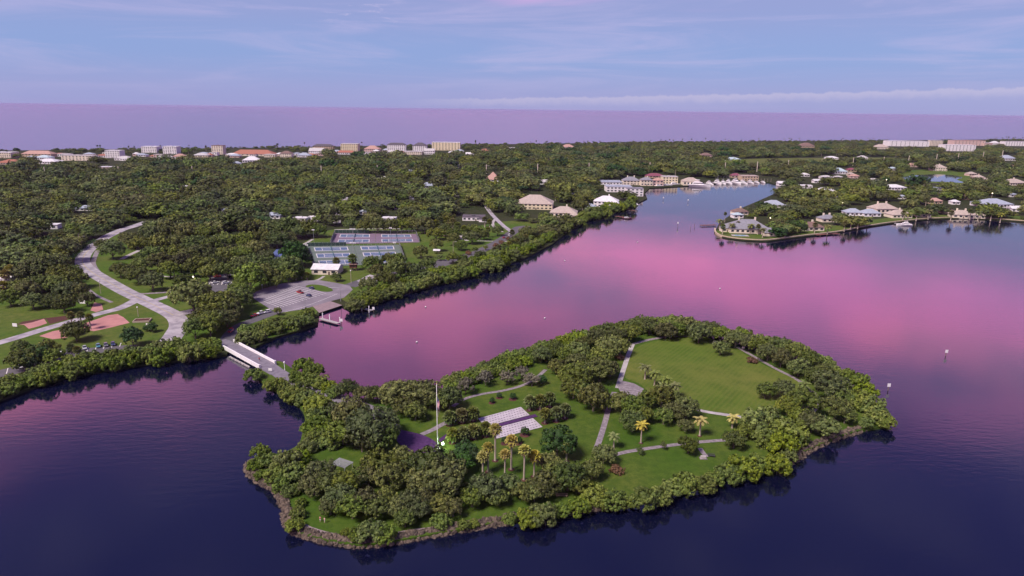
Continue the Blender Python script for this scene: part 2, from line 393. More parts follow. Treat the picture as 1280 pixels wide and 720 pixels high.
# ------------------------------------------------------------------ roads, paths, paved grounds
BOXES = []        # pixel rectangles kept clear of woodland trees: (x0, x1, y0, y1)
LINES = []        # polylines kept clear (world points, half width)
def road(name, pxs, wid, m, z=GZ + .08, label=None, clear=2.5):
    o = strip(name, pxs, wid, z, m, label=label)
    c, _, _ = strip_pts(pxs, wid, z); LINES.append((np.array([(p.x, p.y) for p in c]), wid / 2 + clear)); return o
r_main = road('road', [(212, 426), (219, 416), (224, 405), (217, 394), (192, 381), (160, 366), (133, 351), (112, 338), (103, 327), (109, 314), (128, 299), (150, 288), (166, 283), (184, 277)], 9.5, PALEASPH, GZ + .10)
def line_on(parent, pxs, wid, z, m, name):
    c, L, Rr = strip_pts(pxs, wid, z); k = len(L)
    me = bpy.data.meshes.new(name); me.from_pydata([tuple(p) for p in L + Rr], [], [(i, k + i, k + i + 1, i + 1) for i in range(k - 1)]); me.update(); me.materials.append(m)
    return link(name, me, parent)
YPAINT = mat('yellow_line', (.45, .36, .14), (.36, .30, .15), 1, .8)
line_on(r_main, [(217, 394), (192, 381), (160, 366), (133, 351), (112, 338), (103, 327), (109, 314), (128, 299), (150, 288)], .35, GZ + .13, YPAINT, 'centre_line')
road('road', [(172, 374), (150, 385), (120, 393), (60, 410), (0, 428), (-70, 446)], 6.5, PALEASPH, GZ + .085)
road('road', [(108, 333), (95, 333), (82, 332)], 7, PALEASPH, GZ + .09)
road('road', [(216, 394), (230, 391), (244, 388)], 8, PALEASPH, GZ + .085)
road('road', [(186, 378), (198, 374), (214, 370)], 5, PALEASPH, GZ + .09)
road('road', [(349, 389), (334, 394), (318, 400), (302, 406), (291, 414), (284, 423), (281, 429)], 6.5, ASPH, GZ + .085)
road('road', [(436, 358), (455, 351), (490, 341), (541, 331), (575, 322), (597, 315), (612, 308), (630, 298), (644, 288), (650, 284), (662, 283)], 10, ASPH, GZ + .085)
road('road', [(640, 290), (628, 281), (615, 268), (607, 257), (600, 246), (592, 234)], 4.5, PALEASPH, GZ + .09)
road('road', [(421, 279), (424, 268), (429, 254), (433, 243)], 7, PALEASPH, GZ + .08)
road('road', [(522, 268), (516, 252), (511, 236), (508, 224)], 7, PALEASPH, GZ + .08)
road('road', [(1010, 252), (1060, 244), (1110, 240), (1170, 241), (1240, 239)], 6, ASPH, GZ + .08, clear=0)
road('footpath', [(122, 313), (118.6, 321), (116.5, 329), (121, 338), (130, 346), (144, 354), (160, 362), (172.5, 367), (190, 366.5), (213, 365)], 3.2, PAVER, GZ + .07, clear=1)
road('footpath', [(152, 324), (162, 318.5), (174, 313)], 3.5, CONC, GZ + .07, clear=2)
road('footpath', [(186, 340), (195, 343.5), (206, 345.5), (228, 346)], 2.5, CONC, GZ + .07, clear=1)
road('footpath', [(364, 305), (371, 307.5), (380, 305), (391, 299)], 2.5, CONC, GZ + .07, clear=1)
road('footpath', [(418, 287), (440, 286.5), (470, 286), (500, 286)], 2.5, CONC, GZ + .07, clear=1)
road('footpath', [(596, 301), (618, 301.5), (634, 302)], 2, CONC, GZ + .07, clear=1)
road('footpath', [(588, 297), (580, 293), (575, 297), (585, 301)], 3, CONC, GZ + .07, clear=1)
road('footpath', [(628, 290), (618, 284), (616, 278), (620, 273)], 3, CONC, GZ + .07, clear=1)
road('footpath', [(100, 356), (112, 363), (122, 370), (140, 378)], 2, PAVER, GZ + .07, clear=0)
road('footpath', [(405, 345), (399, 349), (392, 351)], 2, CONC, GZ + .07, clear=0)
# island paths
road('footpath', [(791, 430), (785, 445), (779, 463), (772, 485)], 2.1, CONC, GZ + .07)
road('footpath', [(768, 490), (762, 505), (757, 525), (751, 545), (745, 562)], 2.0, PAVER, GZ + .07)
road('footpath', [(791, 430), (812, 424.5), (838, 420.5), (866, 420)], 2.2, PAVER, GZ + .065)
road('footpath', [(922, 434), (945, 447), (972, 462), (994, 473), (1014, 488), (1024, 500), (1018, 512), (1010, 518)], 1.8, PAVER, GZ + .065)
road('footpath', [(866, 511), (888, 515.5), (912, 519), (933, 522.5)], 2.2, CONC, GZ + .07)
road('footpath', [(762, 570), (782, 565), (806, 561), (835, 557), (868, 553), (906, 550)], 1.9, PAVER, GZ + .07)
road('footpath', [(566, 508), (580, 499), (600, 493), (630, 488), (652, 482), (668, 474), (682, 462)], 1.7, PAVER, GZ + .065)
road('footpath', [(527, 543), (541, 537), (556, 529), (575, 522)], 2.2, PAVER, GZ + .065)
road('footpath', [(875, 560), (879, 566), (884, 571)], 1.6, PAVER, GZ + .065)
road('causeway_road', [(332, 455), (341, 461.5), (350, 467), (360, 474), (374, 482), (396, 490), (420, 497), (445, 505), (470, 517), (490, 535)], 6.5, DECKP, GZ + .08)
sheet('fan_terrace', [(771, 481), (778, 476), (792, 479), (805, 486), (801, 493), (792, 497), (776, 491)], GZ + .075, PAVER)
sheet('purple_terrace', [(492, 536), (507, 538.5), (528, 543.5), (543, 551), (549, 558), (545, 564), (520, 566), (506, 561), (496, 551), (490, 542)], GZ + .075, PURPLE, smooth=3)
sheet('purple_path', [(548, 549), (557, 543), (567, 540), (567, 544.5), (556, 549), (550, 553)], GZ + .075, PURPLE)
# pink sand play courts
for pp in ([(99, 407), (112, 402), (135, 394), (147, 392.5), (155, 397), (162, 403.5), (140, 409), (117, 414), (104, 411)], [(49, 420), (66, 414), (78, 412), (86, 417), (84, 422), (66, 424)],
           [(24, 406), (40, 403), (55, 398.5), (59, 404), (48, 408), (36, 411), (30, 406)], [(113, 388), (118, 378), (127, 380), (129, 387), (120, 390)]):
    sheet('sand_court', pp, GZ + .06, PINKSAND)
for pp in ([(20, 406), (28, 402), (54, 398), (62, 397), (98, 393), (90, 398), (62, 405), (58, 399), (42, 403)],):
    sheet('mulch_bed', pp, GZ + .055, MULCH)
# parking lots
lot = sheet('parking_lot', [(311, 369), (327, 361.5), (352, 354.5), (376, 351), (398, 350), (420, 353.5), (437, 357), (441, 362), (430, 372), (413, 376.5), (391, 383), (379, 386.5), (349, 391), (339, 387), (326, 379)], GZ + .11, LOTM)
for k in range(15):
    t = k / 14
    a = (325.6 + (369.7 - 325.6) * t, 375 + (357.2 - 375) * t); b = (351 + (408 - 351) * t, 384.5 + (367 - 384.5) * t)
    line_on(lot, [a, ((a[0] + b[0]) / 2, (a[1] + b[1]) / 2), b], .3, GZ + .135, ROADP, 'stall_line')
line_on(lot, [(334, 379.3), (362, 370.2), (388, 362.5)], .35, GZ + .14, ROADP, 'stall_line')
line_on(lot, [(356, 390), (378, 384), (400, 376), (422, 367)], .25, GZ + .135, ROADP, 'lane_line')
isl_k = sheet('grass_traffic_island', [(382, 357.5), (390, 355.5), (402, 356.5), (413, 360), (416, 363), (410, 364.5), (400, 363.5), (388, 360)], GZ + .25, PGRASS, smooth=3, skirt=.3)
sheet('boat_ramp', [(391, 383), (413, 376.3), (428, 381.5), (399, 391)], GZ + .09, mat('ramp_concrete', (.27, .20, .21), (.21, .16, .17), .6, .9))
lot2 = sheet('parking_lot', [(258, 367), (262, 344), (297, 342), (302, 352), (288, 367), (270, 371)], GZ + .09, ASPH)
for k in range(6): line_on(lot2, [(264 + k * 5.4, 351), (261 + k * 5.2, 356)], .3, GZ + .12, ROADP, 'stall_line')
lot3 = sheet('parking_lot', [(-70, 478), (0, 462.5), (38, 453), (66, 443), (110, 435), (148, 432), (172, 431), (170, 434), (140, 439), (105, 444), (70, 452), (36, 463), (0, 473), (-70, 492)], GZ + .09, ASPH)
for k in range(8):
    x = 70 + k * 10.2; y = 439.8 - k * 1.45
    line_on(lot3, [(x + 10, y - 1.5 + 0.3), (x + 8, y + 3.5)], .3, GZ + .12, ROADP, 'stall_line')
for x, y in ((8, 463), (46, 449.5)): line_on(lot3, [(x + 2, y - 3), (x, y + 4)], .3, GZ + .12, ROADP, 'stall_line')
sheet('parking_lot', [(446, 351), (462, 343), (474, 346), (470, 354), (456, 357)], GZ + .09, PALEASPH)
sheet('parking_lot', [(536, 333), (548, 324), (560, 327), (566, 330), (544, 336)], GZ + .095, ASPH)
PBLUE = mat('blue_lot_paint', (.10, .14, .30), (.08, .11, .24), .6, .8)
sheet('blue_court', [(336, 322), (346, 311), (362, 311), (358, 323), (347, 329)], GZ + .08, PBLUE)
# ------------------------------------------------------------------ vegetation prototypes
ICO = None
def ico():
    global ICO
    if ICO is None:
        bm = bmesh.new(); bmesh.ops.create_icosphere(bm, subdivisions=1, radius=1.0)
        bm.verts.ensure_lookup_table(); ICO = (np.array([v.co[:] for v in bm.verts]), [tuple(v.index for v in f.verts) for f in bm.faces]); bm.free()
    return ICO
def unit(a): return a / (np.linalg.norm(a, axis=-1, keepdims=True) + 1e-9)
def crown_mesh(name, seed, m, nl=13, sub=12, per=24, ls=.055, zc=.95, rz=.62, lob=(.28, .44), zmin=-.45, flat=1.0, gap=0.0):
    r = np.random.default_rng(seed); V = []; F = []; tone = []
    iv, iff = ico()
    lobes = []
    for i in range(nl):
        t = (i + .5) / nl; z = 1 - (1 - zmin) * t; ph = i * 2.39996 + r.uniform(-.5, .5)
        lr = r.uniform(*lob); s = math.sqrt(max(0, 1 - z * z))
        k = (1 - lr) * r.uniform(.82, 1.16)
        lobes.append((np.array((s * math.cos(ph) * k, s * math.sin(ph) * k, z * k * rz)), lr))
    lobes.append((np.zeros(3), .5))
    cen = np.array([l[0] for l in lobes]); rad = np.array([l[1] for l in lobes])
    def addico(c, q, tn):
        k = sum(len(x) for x in V)
        V.append(iv * q * (1, 1, .8) * r.uniform(.9, 1.1, (len(iv), 1)) + c); F.extend([tuple(i + k for i in f) for f in iff]); tone.extend([tn] * len(iff))
    for c, q in lobes: addico(c, q * .70, .3)
    for li, (c, q) in enumerate(lobes[:-1]):
        for s in range(sub):
            d = unit(r.normal(size=3)); d[2] = d[2] * .8 + .15
            if np.dot(d, unit(c + (0, 0, .15))) < -.25: d = -d
            p = c + d * q * np.array((1, 1, .85))
            if (np.linalg.norm(cen - p, axis=1) < rad * .82).sum() > 0: continue
            if r.random() < gap: continue
            cr = r.uniform(.30, .52) * q; n = int(per * r.uniform(.7, 1.3))
            dd = unit(r.normal(size=(n, 3)) + d * .9); pos = p + dd * cr * r.uniform(.75, 1.12, (n, 1))
            nn = unit(dd + r.normal(size=(n, 3)) * .38 + (0, 0, .2)); a = unit(np.cross(nn, r.normal(size=(n, 3)))); b = np.cross(nn, a)
            sa = (ls * r.uniform(.6, 1.4, (n, 1))); sb = sa * r.uniform(.5, .95, (n, 1))
            q4 = np.stack([pos - a * sa, pos - b * sb, pos + a * sa + nn * sa * .2, pos + b * sb], 1).reshape(-1, 3)
            k = sum(len(x) for x in V); V.append(q4); F.extend([(k + 4 * i, k + 4 * i + 1, k + 4 * i + 2, k + 4 * i + 3) for i in range(n)])
            cb = r.uniform(.1, .75); tone.extend(np.clip(cb + r.uniform(-.25, .35, n), 0, 1))
    v = np.concatenate(V); v[:, 2] *= flat; v[:, 2] += zc
    me = bpy.data.meshes.new(name); me.from_pydata(v.tolist(), [], F); me.update(); me.materials.append(m)
    at = me.attributes.new('tone', 'FLOAT', 'FACE'); at.data.foreach_set('value', np.array(tone, dtype=np.float32))
    return me
def trunk_mesh(name, seed, m, h=.6, r0=.055, limbs=5, fork=.3):
    r = random.Random(seed); b = MB()
    b.tube([(0, 0, -.15), (0, 0, 0), (r.uniform(-.02, .02), r.uniform(-.02, .02), fork), (0, 0, h)], [r0 * 1.5, r0 * 1.2, r0 * .9, r0 * .5], 7)
    for i in range(limbs):
        a = i * 6.283 / limbs + r.uniform(-.4, .4); q = r.uniform(.35, .6)
        b.tube([(0, 0, fork * .9), (math.cos(a) * q * .5, math.sin(a) * q * .5, fork + .18), (math.cos(a) * q, math.sin(a) * q, fork + .42)], [r0 * .6, r0 * .42, r0 * .2], 5)
    return b.mesh(name, m, True)
oak_c = [crown_mesh('oak_crown', s, OAK, nl=13 + s % 4, sub=13, per=26) for s in range(10)]
lush_c = [crown_mesh('lush_crown', 40 + s, LUSH, nl=12, sub=12, per=26, rz=.75, ls=.06) for s in range(2)]
small_c = [crown_mesh('small_crown', 60 + s, GREY if s > 1 else OAK, nl=9, sub=10, per=22, lob=(.26, .4), rz=.65, ls=.065, gap=.2) for s in range(4)]
mang_c = [crown_mesh('mangrove_crown', 80 + s, MANG, nl=12, sub=14, per=26, zc=.46, rz=.62, lob=(.26, .42), ls=.06, zmin=-.7) for s in range(5)]
red_c = [crown_mesh('red_crown', 95, REDLEAF, nl=8, sub=8, per=22, zc=.5, rz=.6, ls=.075)]
trunks = [trunk_mesh('trunk', s, BARK) for s in range(4)]
mstem = []
for s in range(2):
    b = MB(); q = random.Random(s)
    for i in range(7):
        a = q.uniform(0, 6.28); u = q.uniform(.2, .5)
        b.tube([(math.cos(a) * u, math.sin(a) * u, -.35), (math.cos(a) * u * .5, math.sin(a) * u * .5, .15), (0, 0, .4)], [.02, .022, .018], 5)
    mstem.append(b.mesh('prop_root', BARK, True))
far_c = [crown_mesh('far_oak_crown', 120 + s, OAK, nl=12, sub=9, per=12, ls=.075, zc=.80, rz=.68, lob=(.34, .5)) for s in range(8)] + \
        [crown_mesh('far_lush_crown', 140, LUSH, nl=9, sub=8, per=13, ls=.085, zc=.85, rz=.7)]
def fan_mesh(name, seed, m, n=30, lo=-35, hi=85, pet=.85, blade=1.0):
    r = np.random.default_rng(seed); v = []; f = []; tone = []
    for i in range(n):
        e = R(lo + (hi - lo) * ((i + .5) / n) ** .85 + r.uniform(-8, 8)); a = i * 2.39996 + r.uniform(-.2, .2)
        d = np.array((math.cos(e) * math.cos(a), math.cos(e) * math.sin(a), math.sin(e))); side = np.array((-math.sin(a), math.cos(a), 0.)); up = np.cross(d, side) * -1
        c = d * pet; k = len(v); v.append(tuple(c)); nb = 9
        for j in range(nb):
            t = (j / (nb - 1) - .5) * 3.9; L = blade * (1.0 if j % 2 == 0 else .62) * r.uniform(.85, 1.1)
            q = c + (d * math.cos(t) + side * math.sin(t)) * L; q = q - np.array((0, 0, .28 * L * (j % 2 == 0))) - up * .1 * abs(t)
            v.append(tuple(q))
        for j in range(nb - 1): f.append((k, k + 1 + j, k + 2 + j)); tone.append(float(np.clip(.25 + .5 * math.sin(e) + r.uniform(-.2, .3), 0, 1)))
        k = len(v); w = .03; v += [tuple(side * w), tuple(-side * w), tuple(c - side * w), tuple(c + side * w)]; f.append((k, k + 1, k + 2, k + 3)); tone.append(.2)
    me = bpy.data.meshes.new(name); me.from_pydata(v, [], f); me.update(); me.materials.append(m)
    at = me.attributes.new('tone', 'FLOAT', 'FACE'); at.data.foreach_set('value', np.array(tone, dtype=np.float32)); return me
def feather_mesh(name, seed, m, n=15, L=2.6):
    r = np.random.default_rng(seed); v = []; f = []; tone = []
    for i in range(n):
        e = R(5 + 65 * (i / n) + r.uniform(-8, 8)); a = i * 2.39996
        h = np.array((math.cos(a), math.sin(a), 0.)); side = np.array((-math.sin(a), math.cos(a), 0.)); prev = None; le = L * r.uniform(.85, 1.1)
        p = np.zeros(3); ang = e
        for s in range(9):
            d = h * math.cos(ang) + np.array((0, 0, math.sin(ang))); q = p + d * le / 9; ang -= .19
            for sg in (-1, 1):
                wv = .55 * math.sin(math.pi * (s + 1.2) / 10.5); k = len(v)
                v += [tuple(p), tuple(q), tuple(q + side * sg * wv + d * .15 - (0, 0, wv * .45)), tuple(p + side * sg * wv * .9 + d * .12 - (0, 0, wv * .45))]
                f.append((k, k + 1, k + 2, k + 3)); tone.append(float(r.uniform(.1, .9)))
            p = q
    me = bpy.data.meshes.new(name); me.from_pydata(v, [], f); me.update(); me.materials.append(m)
    at = me.attributes.new('tone', 'FLOAT', 'FACE'); at.data.foreach_set('value', np.array(tone, dtype=np.float32)); return me
fan_c = [fan_mesh('fan_crown', s, PALMY) for s in range(3)]
sabal_c = [fan_mesh('sabal_crown', 10 + s, PALM, n=38, lo=-60, hi=85, pet=.8, blade=.95) for s in range(3)]
feath_c = [feather_mesh('feather_crown', 20 + s, PALM) for s in range(2)]
feathy_c = [feather_mesh('feather_crown', 25, PALMY)]
def skirt_mesh(seed):
    r = random.Random(seed); b = MB()
    for i in range(34):
        a = r.uniform(0, 6.28); z = r.uniform(-.1, .25); u = r.uniform(.7, 1.15); le = r.uniform(.8, 1.5); w = .2
        x, y = math.cos(a), math.sin(a)
        b.add([(x * .15, y * .15, z), (x * u - y * w, y * u + x * w, z - le * .55), (x * u * .8, y * u * .8, z - le), (x * u + y * w, y * u - x * w, z - le * .55)], [(0, 1, 2, 3)])
    return b.mesh('skirt', SKIRT)
skirts = [skirt_mesh(s) for s in range(2)]
ptrunk = MB().tube([(0, 0, -.05), (0, 0, 0), (.0, 0, .06), (.01, 0, .5), (0, 0, 1)], [.36, .34, .24, .19, .16], 8).mesh('palm_trunk', PTRUNK, True)
mulch_me = MB().tube([(0, 0, -.1), (0, 0, .10), (0, 0, .16)], [1.0, .95, .5], 14).mesh('mulch_ring', MULCH, True)

COUNT = {'oak': 0}
def solve(cx, cy, rpx, kz):
    r = 4.0
    for _ in range(8):
        z = GZ + kz * r; p = G(cx, cy, z); r = rpx / ppm(p)
    return Vector((p.x, p.y, GZ)), r
def put_tree(name, label, cat, group, p, r, crown, trunk, hz=1.0, rz=None):
    e = empty(name, p, random.uniform(0, 6.28) if rz is None else rz, label, cat, group, scale=(r * random.uniform(.88, 1.12), r * random.uniform(.88, 1.12), r * hz))
    link('trunk', trunk, e); link('crown', crown, e); return e
def oaks(lst, label, group, crowns=None, name='oak_tree', cat='tree', kz=.93, hz=1.0):
    for i, t in enumerate(lst):
        p, r = solve(t[0], t[1], t[2] * 1.1, kz); COUNT['oak'] += 1
        put_tree(name, label, cat, group, p, r, (crowns or oak_c)[random.randrange(len(crowns or oak_c))], trunks[i % 4], hz * random.uniform(.92, 1.1))
def mangroves(lst, label, group, hz=1.0, crowns=None):
    for i, t in enumerate(lst):
        p, r = solve(t[0], t[1] + 1.5, t[2] * 1.18, .5)
        put_tree('mangrove', label, 'mangrove', group, p, r, (crowns or mang_c)[random.randrange(len(crowns or mang_c))], mstem[i % 2], hz * random.uniform(.9, 1.15))
def palm(name, label, cat, group, crown_px, base_px, rpx, crown, unit_r, skirt=False, mulch=False):
    b = G(*base_px, GZ); k = ppm(b)
    # height so that the crown centre projects at crown_px row
    lo, hi = 1.0, 40.0
    for _ in range(30):
        h = (lo + hi) / 2
        if P((b.x, b.y, GZ + h))[1] > crown_px[1]: lo = h
        else: hi = h
    s = rpx / k / unit_r
    e = empty(name, b, random.uniform(0, 6.28), label, cat, group)
    link('trunk', ptrunk, e, scale=(s * 1.1, s * 1.1, h))
    link('crown', crown, e, loc=(0, 0, h), scale=s)
    if skirt: link('dead_fronds', skirts[random.randrange(2)], e, loc=(0, 0, h), scale=s)
    if mulch:
        mo = link('mulch_ring', mulch_me, e, scale=(mulch, mulch, 1))
    return e

# ------------------------------------------------------------------ island trees
oaks([(435, 487, 13), (455, 492, 12), (471, 492, 11), (497, 492, 20), (513, 489, 15), (532, 490, 19), (562, 495, 16), (548, 500, 13), (519, 513, 13), (507, 506, 14)],
     'rounded oak in the row on the channel shore behind the flagpole', 'oaks behind the flagpole')
oaks([(440, 520, 24), (428, 538, 19), (464, 533, 27), (478, 545, 19), (452, 548, 18), (484, 528, 13), (420, 512, 13)],
     'broad oak between the purple terrace and the bay', 'oaks beside the purple terrace')
oaks([(401, 590, 18), (392, 604, 16), (412, 604, 16), (432, 606, 16), (447, 596, 15), (472, 580, 19), (490, 598, 19), (461, 592, 16), (500, 569, 14), (520, 586, 18), (543, 583, 27), (556, 600, 26), (530, 604, 20),
      (425, 622, 17), (440, 632, 18), (456, 626, 16), (470, 634, 15), (482, 622, 14), (497, 635, 13), (512, 625, 15), (524, 635, 14), (535, 624, 14), (551, 630, 14), (566, 634, 13), (413, 632, 12), (506, 648, 12), (575, 612, 12)],
     'olive oak crowded in the grove above the boulder shore', 'oaks in the boulder shore grove')
oaks([(608, 608, 20), (590, 622, 13), (637, 606, 14), (655, 614, 13), (681, 604, 18), (668, 616, 12), (710, 596, 19), (696, 585, 14), (686, 578, 14), (740, 587, 13), (724, 606, 13), (622, 620, 13)],
     'oak standing between the tall tufted palms and the water', 'oaks below the tufted palms')
oaks([(755, 567, 13), (861, 556, 11)], 'dense low oak at the edge of the paver path', 'low oaks on the paver path')
oaks([(582, 482, 11), (607, 471, 11), (634, 471, 10), (652, 465, 10), (665, 474, 9)], 'small greyish oak along the path behind the white plaza', 'greyish oaks behind the plaza', small_c[2:])
oaks([(677, 443, 11), (696, 457, 11), (695, 436, 10), (720, 450, 11), (722, 437, 13), (720, 470, 17), (717, 485, 14), (732, 428, 10), (746, 421, 10), (750, 445, 14), (750, 462, 17), (764, 461, 10), (770, 420, 12), (762, 432, 15), (776, 433, 12), (787, 415, 12), (736, 466, 12), (708, 443, 10)],
     'grey-green oak in the wooded strip west of the playing field', 'oaks west of the playing field')
oaks([(742, 497, 18), (731, 491, 12), (756, 502, 12), (777, 501, 14), (791, 508, 14), (810, 498, 12), (827, 495, 15), (858, 510, 13), (830, 520, 11), (791, 526, 14), (805, 518, 11), (844, 512, 12), (857, 531, 9), (842, 498, 10)],
     'oak in the line beside the fan shaped terrace', 'oaks beside the fan terrace')
oaks([(832, 412, 12), (845, 411, 10), (858, 406, 12), (874, 416, 13), (886, 410, 11), (900, 417, 10), (920, 423, 12), (937, 427, 12), (901, 435, 9), (960, 440, 12), (976, 432, 12), (977, 448, 12), (995, 441, 13), (999, 458, 13), (1013, 448, 12), (1030, 463, 11), (948, 433, 11), (812, 408, 11), (802, 404, 10)],
     'oak beside the curved path rounding the field', 'oaks along the curved path')
oaks([(1037, 480, 19), (1050, 491, 13), (1020, 468, 12), (1005, 501, 17), (980, 486, 11), (957, 488, 11), (985, 507, 13), (1045, 508, 17), (1057, 518, 12), (1031, 532, 15), (1015, 527, 14), (1000, 519, 13), (918, 549, 12), (930, 540, 10)],
     'grey-green oak at the narrow eastern point of the island', 'oaks on the eastern point')
oaks([(697, 551, 21)], 'dark round oak alone on the lawn below the white plaza', None, lush_c)
oaks([(582, 562, 13), (579, 578, 14), (592, 572, 10)], 'dark lush tree beside the lit floodlight', 'dark trees by the floodlight', lush_c)
oaks([(956, 530, 24), (982, 541, 22), (944, 531, 15), (978, 556, 17), (997, 533, 14), (960, 551, 14)], 'bright green bushy tree by the southern rock shore', 'bright green trees on the rock shore', mang_c, name='sea_grape_tree', kz=.55, hz=1.15)
oaks([(677, 474, 6)], 'small dark green round shrub beside the path behind the plaza', None, lush_c, name='round_shrub', cat='shrub')
oaks([(895, 430, 5)], 'pale flowering shrub at the top edge of the playing field', None, small_c[2:], name='pale_shrub', cat='shrub')
oaks([(940, 450, 6)], 'brownish shrub where the playing field meets the curved path', None, red_c, name='brown_shrub', cat='shrub', kz=.5)
oaks([(771, 587, 8)], 'spiky reddish shrub in a mulch bed on the southern lawn', None, red_c, name='reddish_shrub', cat='shrub', kz=.5)
oaks([(775, 446, 5)], 'small reddish shrub under oaks by the concrete path', None, red_c, name='reddish_shrub', cat='shrub', kz=.5)
oaks([(800, 563, 4.5), (829, 557, 4)], 'thin young sapling on the lawn below the paver path', 'young saplings', small_c[:2], name='sapling', kz=1.3, hz=1.5)
oaks([(865, 553, 4)], 'little yellowish shrub beside the paver path', None, small_c[:2], name='low_shrub', cat='shrub')
for x, y, q in ((615, 501, 3.6), (624, 495, 3.4), (641, 496, 4.2), (656, 540, 5.5), (631, 551, 4.5), (648, 551, 4.5)):
    p, r = solve(x, y, q, .8); e = put_tree('young_tree', 'young shrub in a red mulch ring by the plaza', 'shrub', 'young shrubs round the plaza', p, r, lush_c[0], trunks[0], 1.1)
    link('mulch_ring', mulch_me, e, scale=(1.25, 1.25, .6))
mangroves([(380, 456, 13), (392, 462, 10), (372, 470, 9), (388, 474, 10), (401, 476, 11), (412, 482, 9), (366, 490, 13), (383, 496, 12), (356, 484, 9), (350, 476, 7), (420, 488, 10), (338, 481, 8), (376, 485, 10)],
          'mangrove crowding the causeway past the white bridge', 'mangroves on the causeway')
mangroves([(317, 466, 10)], 'single round mangrove in the water under the white bridge', None)
mangroves([(397, 506, 15), (402, 520, 14), (394, 531, 15), (396, 546, 14), (386, 556, 11), (409, 535, 12), (410, 552, 11), (374, 570, 12), (357, 578, 18), (345, 592, 13), (325, 562, 11), (318, 580, 8), (366, 592, 13), (335, 576, 11), (325, 592, 7), (352, 604, 10), (381, 586, 12)],
          'yellow-green mangrove round the small western bay', 'mangroves of the western bay')
mangroves([(364, 612, 10), (372, 640, 9), (368, 655, 10), (376, 627, 7)], 'low mangrove among the boulders of the western shore', 'mangroves among western boulders')
mangroves([(464, 663, 17), (482, 668, 12), (448, 666, 10), (552, 650, 11), (432, 664, 6)], 'bright mangrove hanging over the southern boulders', 'mangroves over southern boulders')
mangroves([(580, 655, 7), (592, 652, 6), (637, 647, 9), (660, 645, 13), (677, 642, 15), (702, 637, 9), (723, 632, 12), (745, 620, 16), (768, 623, 15), (782, 627, 9), (733, 622, 9)],
          'vivid yellow-green mangrove below the wooden bench', 'mangroves below the bench')
mangroves([(806, 623, 16), (826, 618, 14), (842, 608, 12), (858, 604, 16), (879, 604, 14), (892, 596, 11), (912, 590, 14), (928, 584, 17), (946, 577, 14), (970, 579, 15), (986, 570, 10)],
          'yellow-green mangrove in the scalloped hedge on the southern lawn shore', 'mangroves of the southern lawn shore')
mangroves([(1052, 466, 12), (1070, 476, 14), (1082, 486, 12), (1078, 501, 15), (1091, 507, 13), (1098, 520, 13), (1108, 526, 10), (1083, 527, 9), (1062, 500, 11), (1040, 463, 10)], 'mangrove on the rounded eastern tip', 'mangroves of the eastern tip')
nrow = [(404, 489), (425, 487), (445, 489), (560, 473), (600, 457), (650, 440), (700, 423), (745, 411), (790, 401), (832, 399), (880, 404), (925, 415), (970, 425), (1010, 437), (1045, 456)]
nl = []
for (x0, y0), (x1, y1) in zip(nrow[3:], nrow[4:]):
    d = math.hypot(x1 - x0, y1 - y0); k = max(1, int(d / 10.5))
    for i in range(k):
        t = (i + random.uniform(-.2, .2)) / k; nl.append((x0 + (x1 - x0) * t, y0 + (y1 - y0) * t + random.uniform(1, 5), random.uniform(7.5, 11)))
        if x0 < 840: nl.append((x0 + (x1 - x0) * t + 4, y0 + (y1 - y0) * t + random.uniform(9, 13), random.uniform(7, 10)))
mangroves(nl, 'mangrove in the hedge along the island side of the pink channel', 'mangroves along the channel side')

for c, b, q in (((622, 537), (619, 576), 7.5), ((642, 551), (639, 587), 7.5), ((657, 563), (655, 600), 7), ((670, 570), (667.5, 596), 7.5), ((709, 560), (708, 577), 6.5), ((633, 568), (631, 596), 6.5), ((609, 560), (610, 590), 7), ((606, 571), (603.5, 594), 7)):
    palm('fan_palm', 'tall fan palm with tan skirt below the white plaza', 'palm tree', 'tall fan palms below the plaza', c, b, q * 1.3, fan_c[random.randrange(3)], 1.75, True, 1.1)
for x, y in ((562, 521), (577, 518), (591, 516), (579, 541), (592, 538), (607, 535), (566, 543)):
    palm('cabbage_palm', 'round headed cabbage palm between the floodlight and the white plaza', 'palm tree', 'cabbage palms by the floodlight', (x, y), (x, y + 10.5), 10, sabal_c[random.randrange(3)], 1.65, False, 1.4)
for x, y in ((661, 501), (674, 500), (686, 497), (680, 517), (694, 515), (705, 511)):
    palm('cabbage_palm', 'short mulch ringed cabbage palm past the purple walk', 'palm tree', 'cabbage palms past the purple walk', (x, y), (x + 1, y + 12), 9, sabal_c[random.randrange(3)], 1.65, False, 1.4)
palm('feather_palm', 'bright green feathery palm by the oaks below the fan terrace', 'palm tree', None, (802, 531), (801, 554), 9, feathy_c[0], 2.3, False, .8)
palm('feather_palm', 'yellow-green feathery palm at the corner of the playing field', 'palm tree', None, (876, 525), (874.5, 545), 10, feathy_c[0], 2.3, False, .8)
palm('feather_palm', 'dull green feathery palm next to the low oak and paver path', 'palm tree', None, (769, 545), (767, 560), 9, feath_c[0], 2.3)
palm('feather_palm', 'small feathery palm at the end of the short concrete path', 'palm tree', None, (915, 522), (915, 535), 9, feathy_c[0], 2.3)
palm('feather_palm', 'feathery palm among oaks on the eastern curve of the path', 'palm tree', None, (1006, 480), (1005, 490), 9, feath_c[1], 2.3)
for c, b in (((806, 459), (806, 474)), ((818, 467), (818, 482)), ((832, 474), (832, 489)), ((843, 482), (843, 497)), ((826, 483), (827, 496)), ((836, 490), (837, 503))):
    palm('feather_palm', 'feathery palm clumped west of the playing field', 'palm tree', 'feathery palms beside the playing field', c, b, 9, feath_c[random.randrange(2)], 2.3)

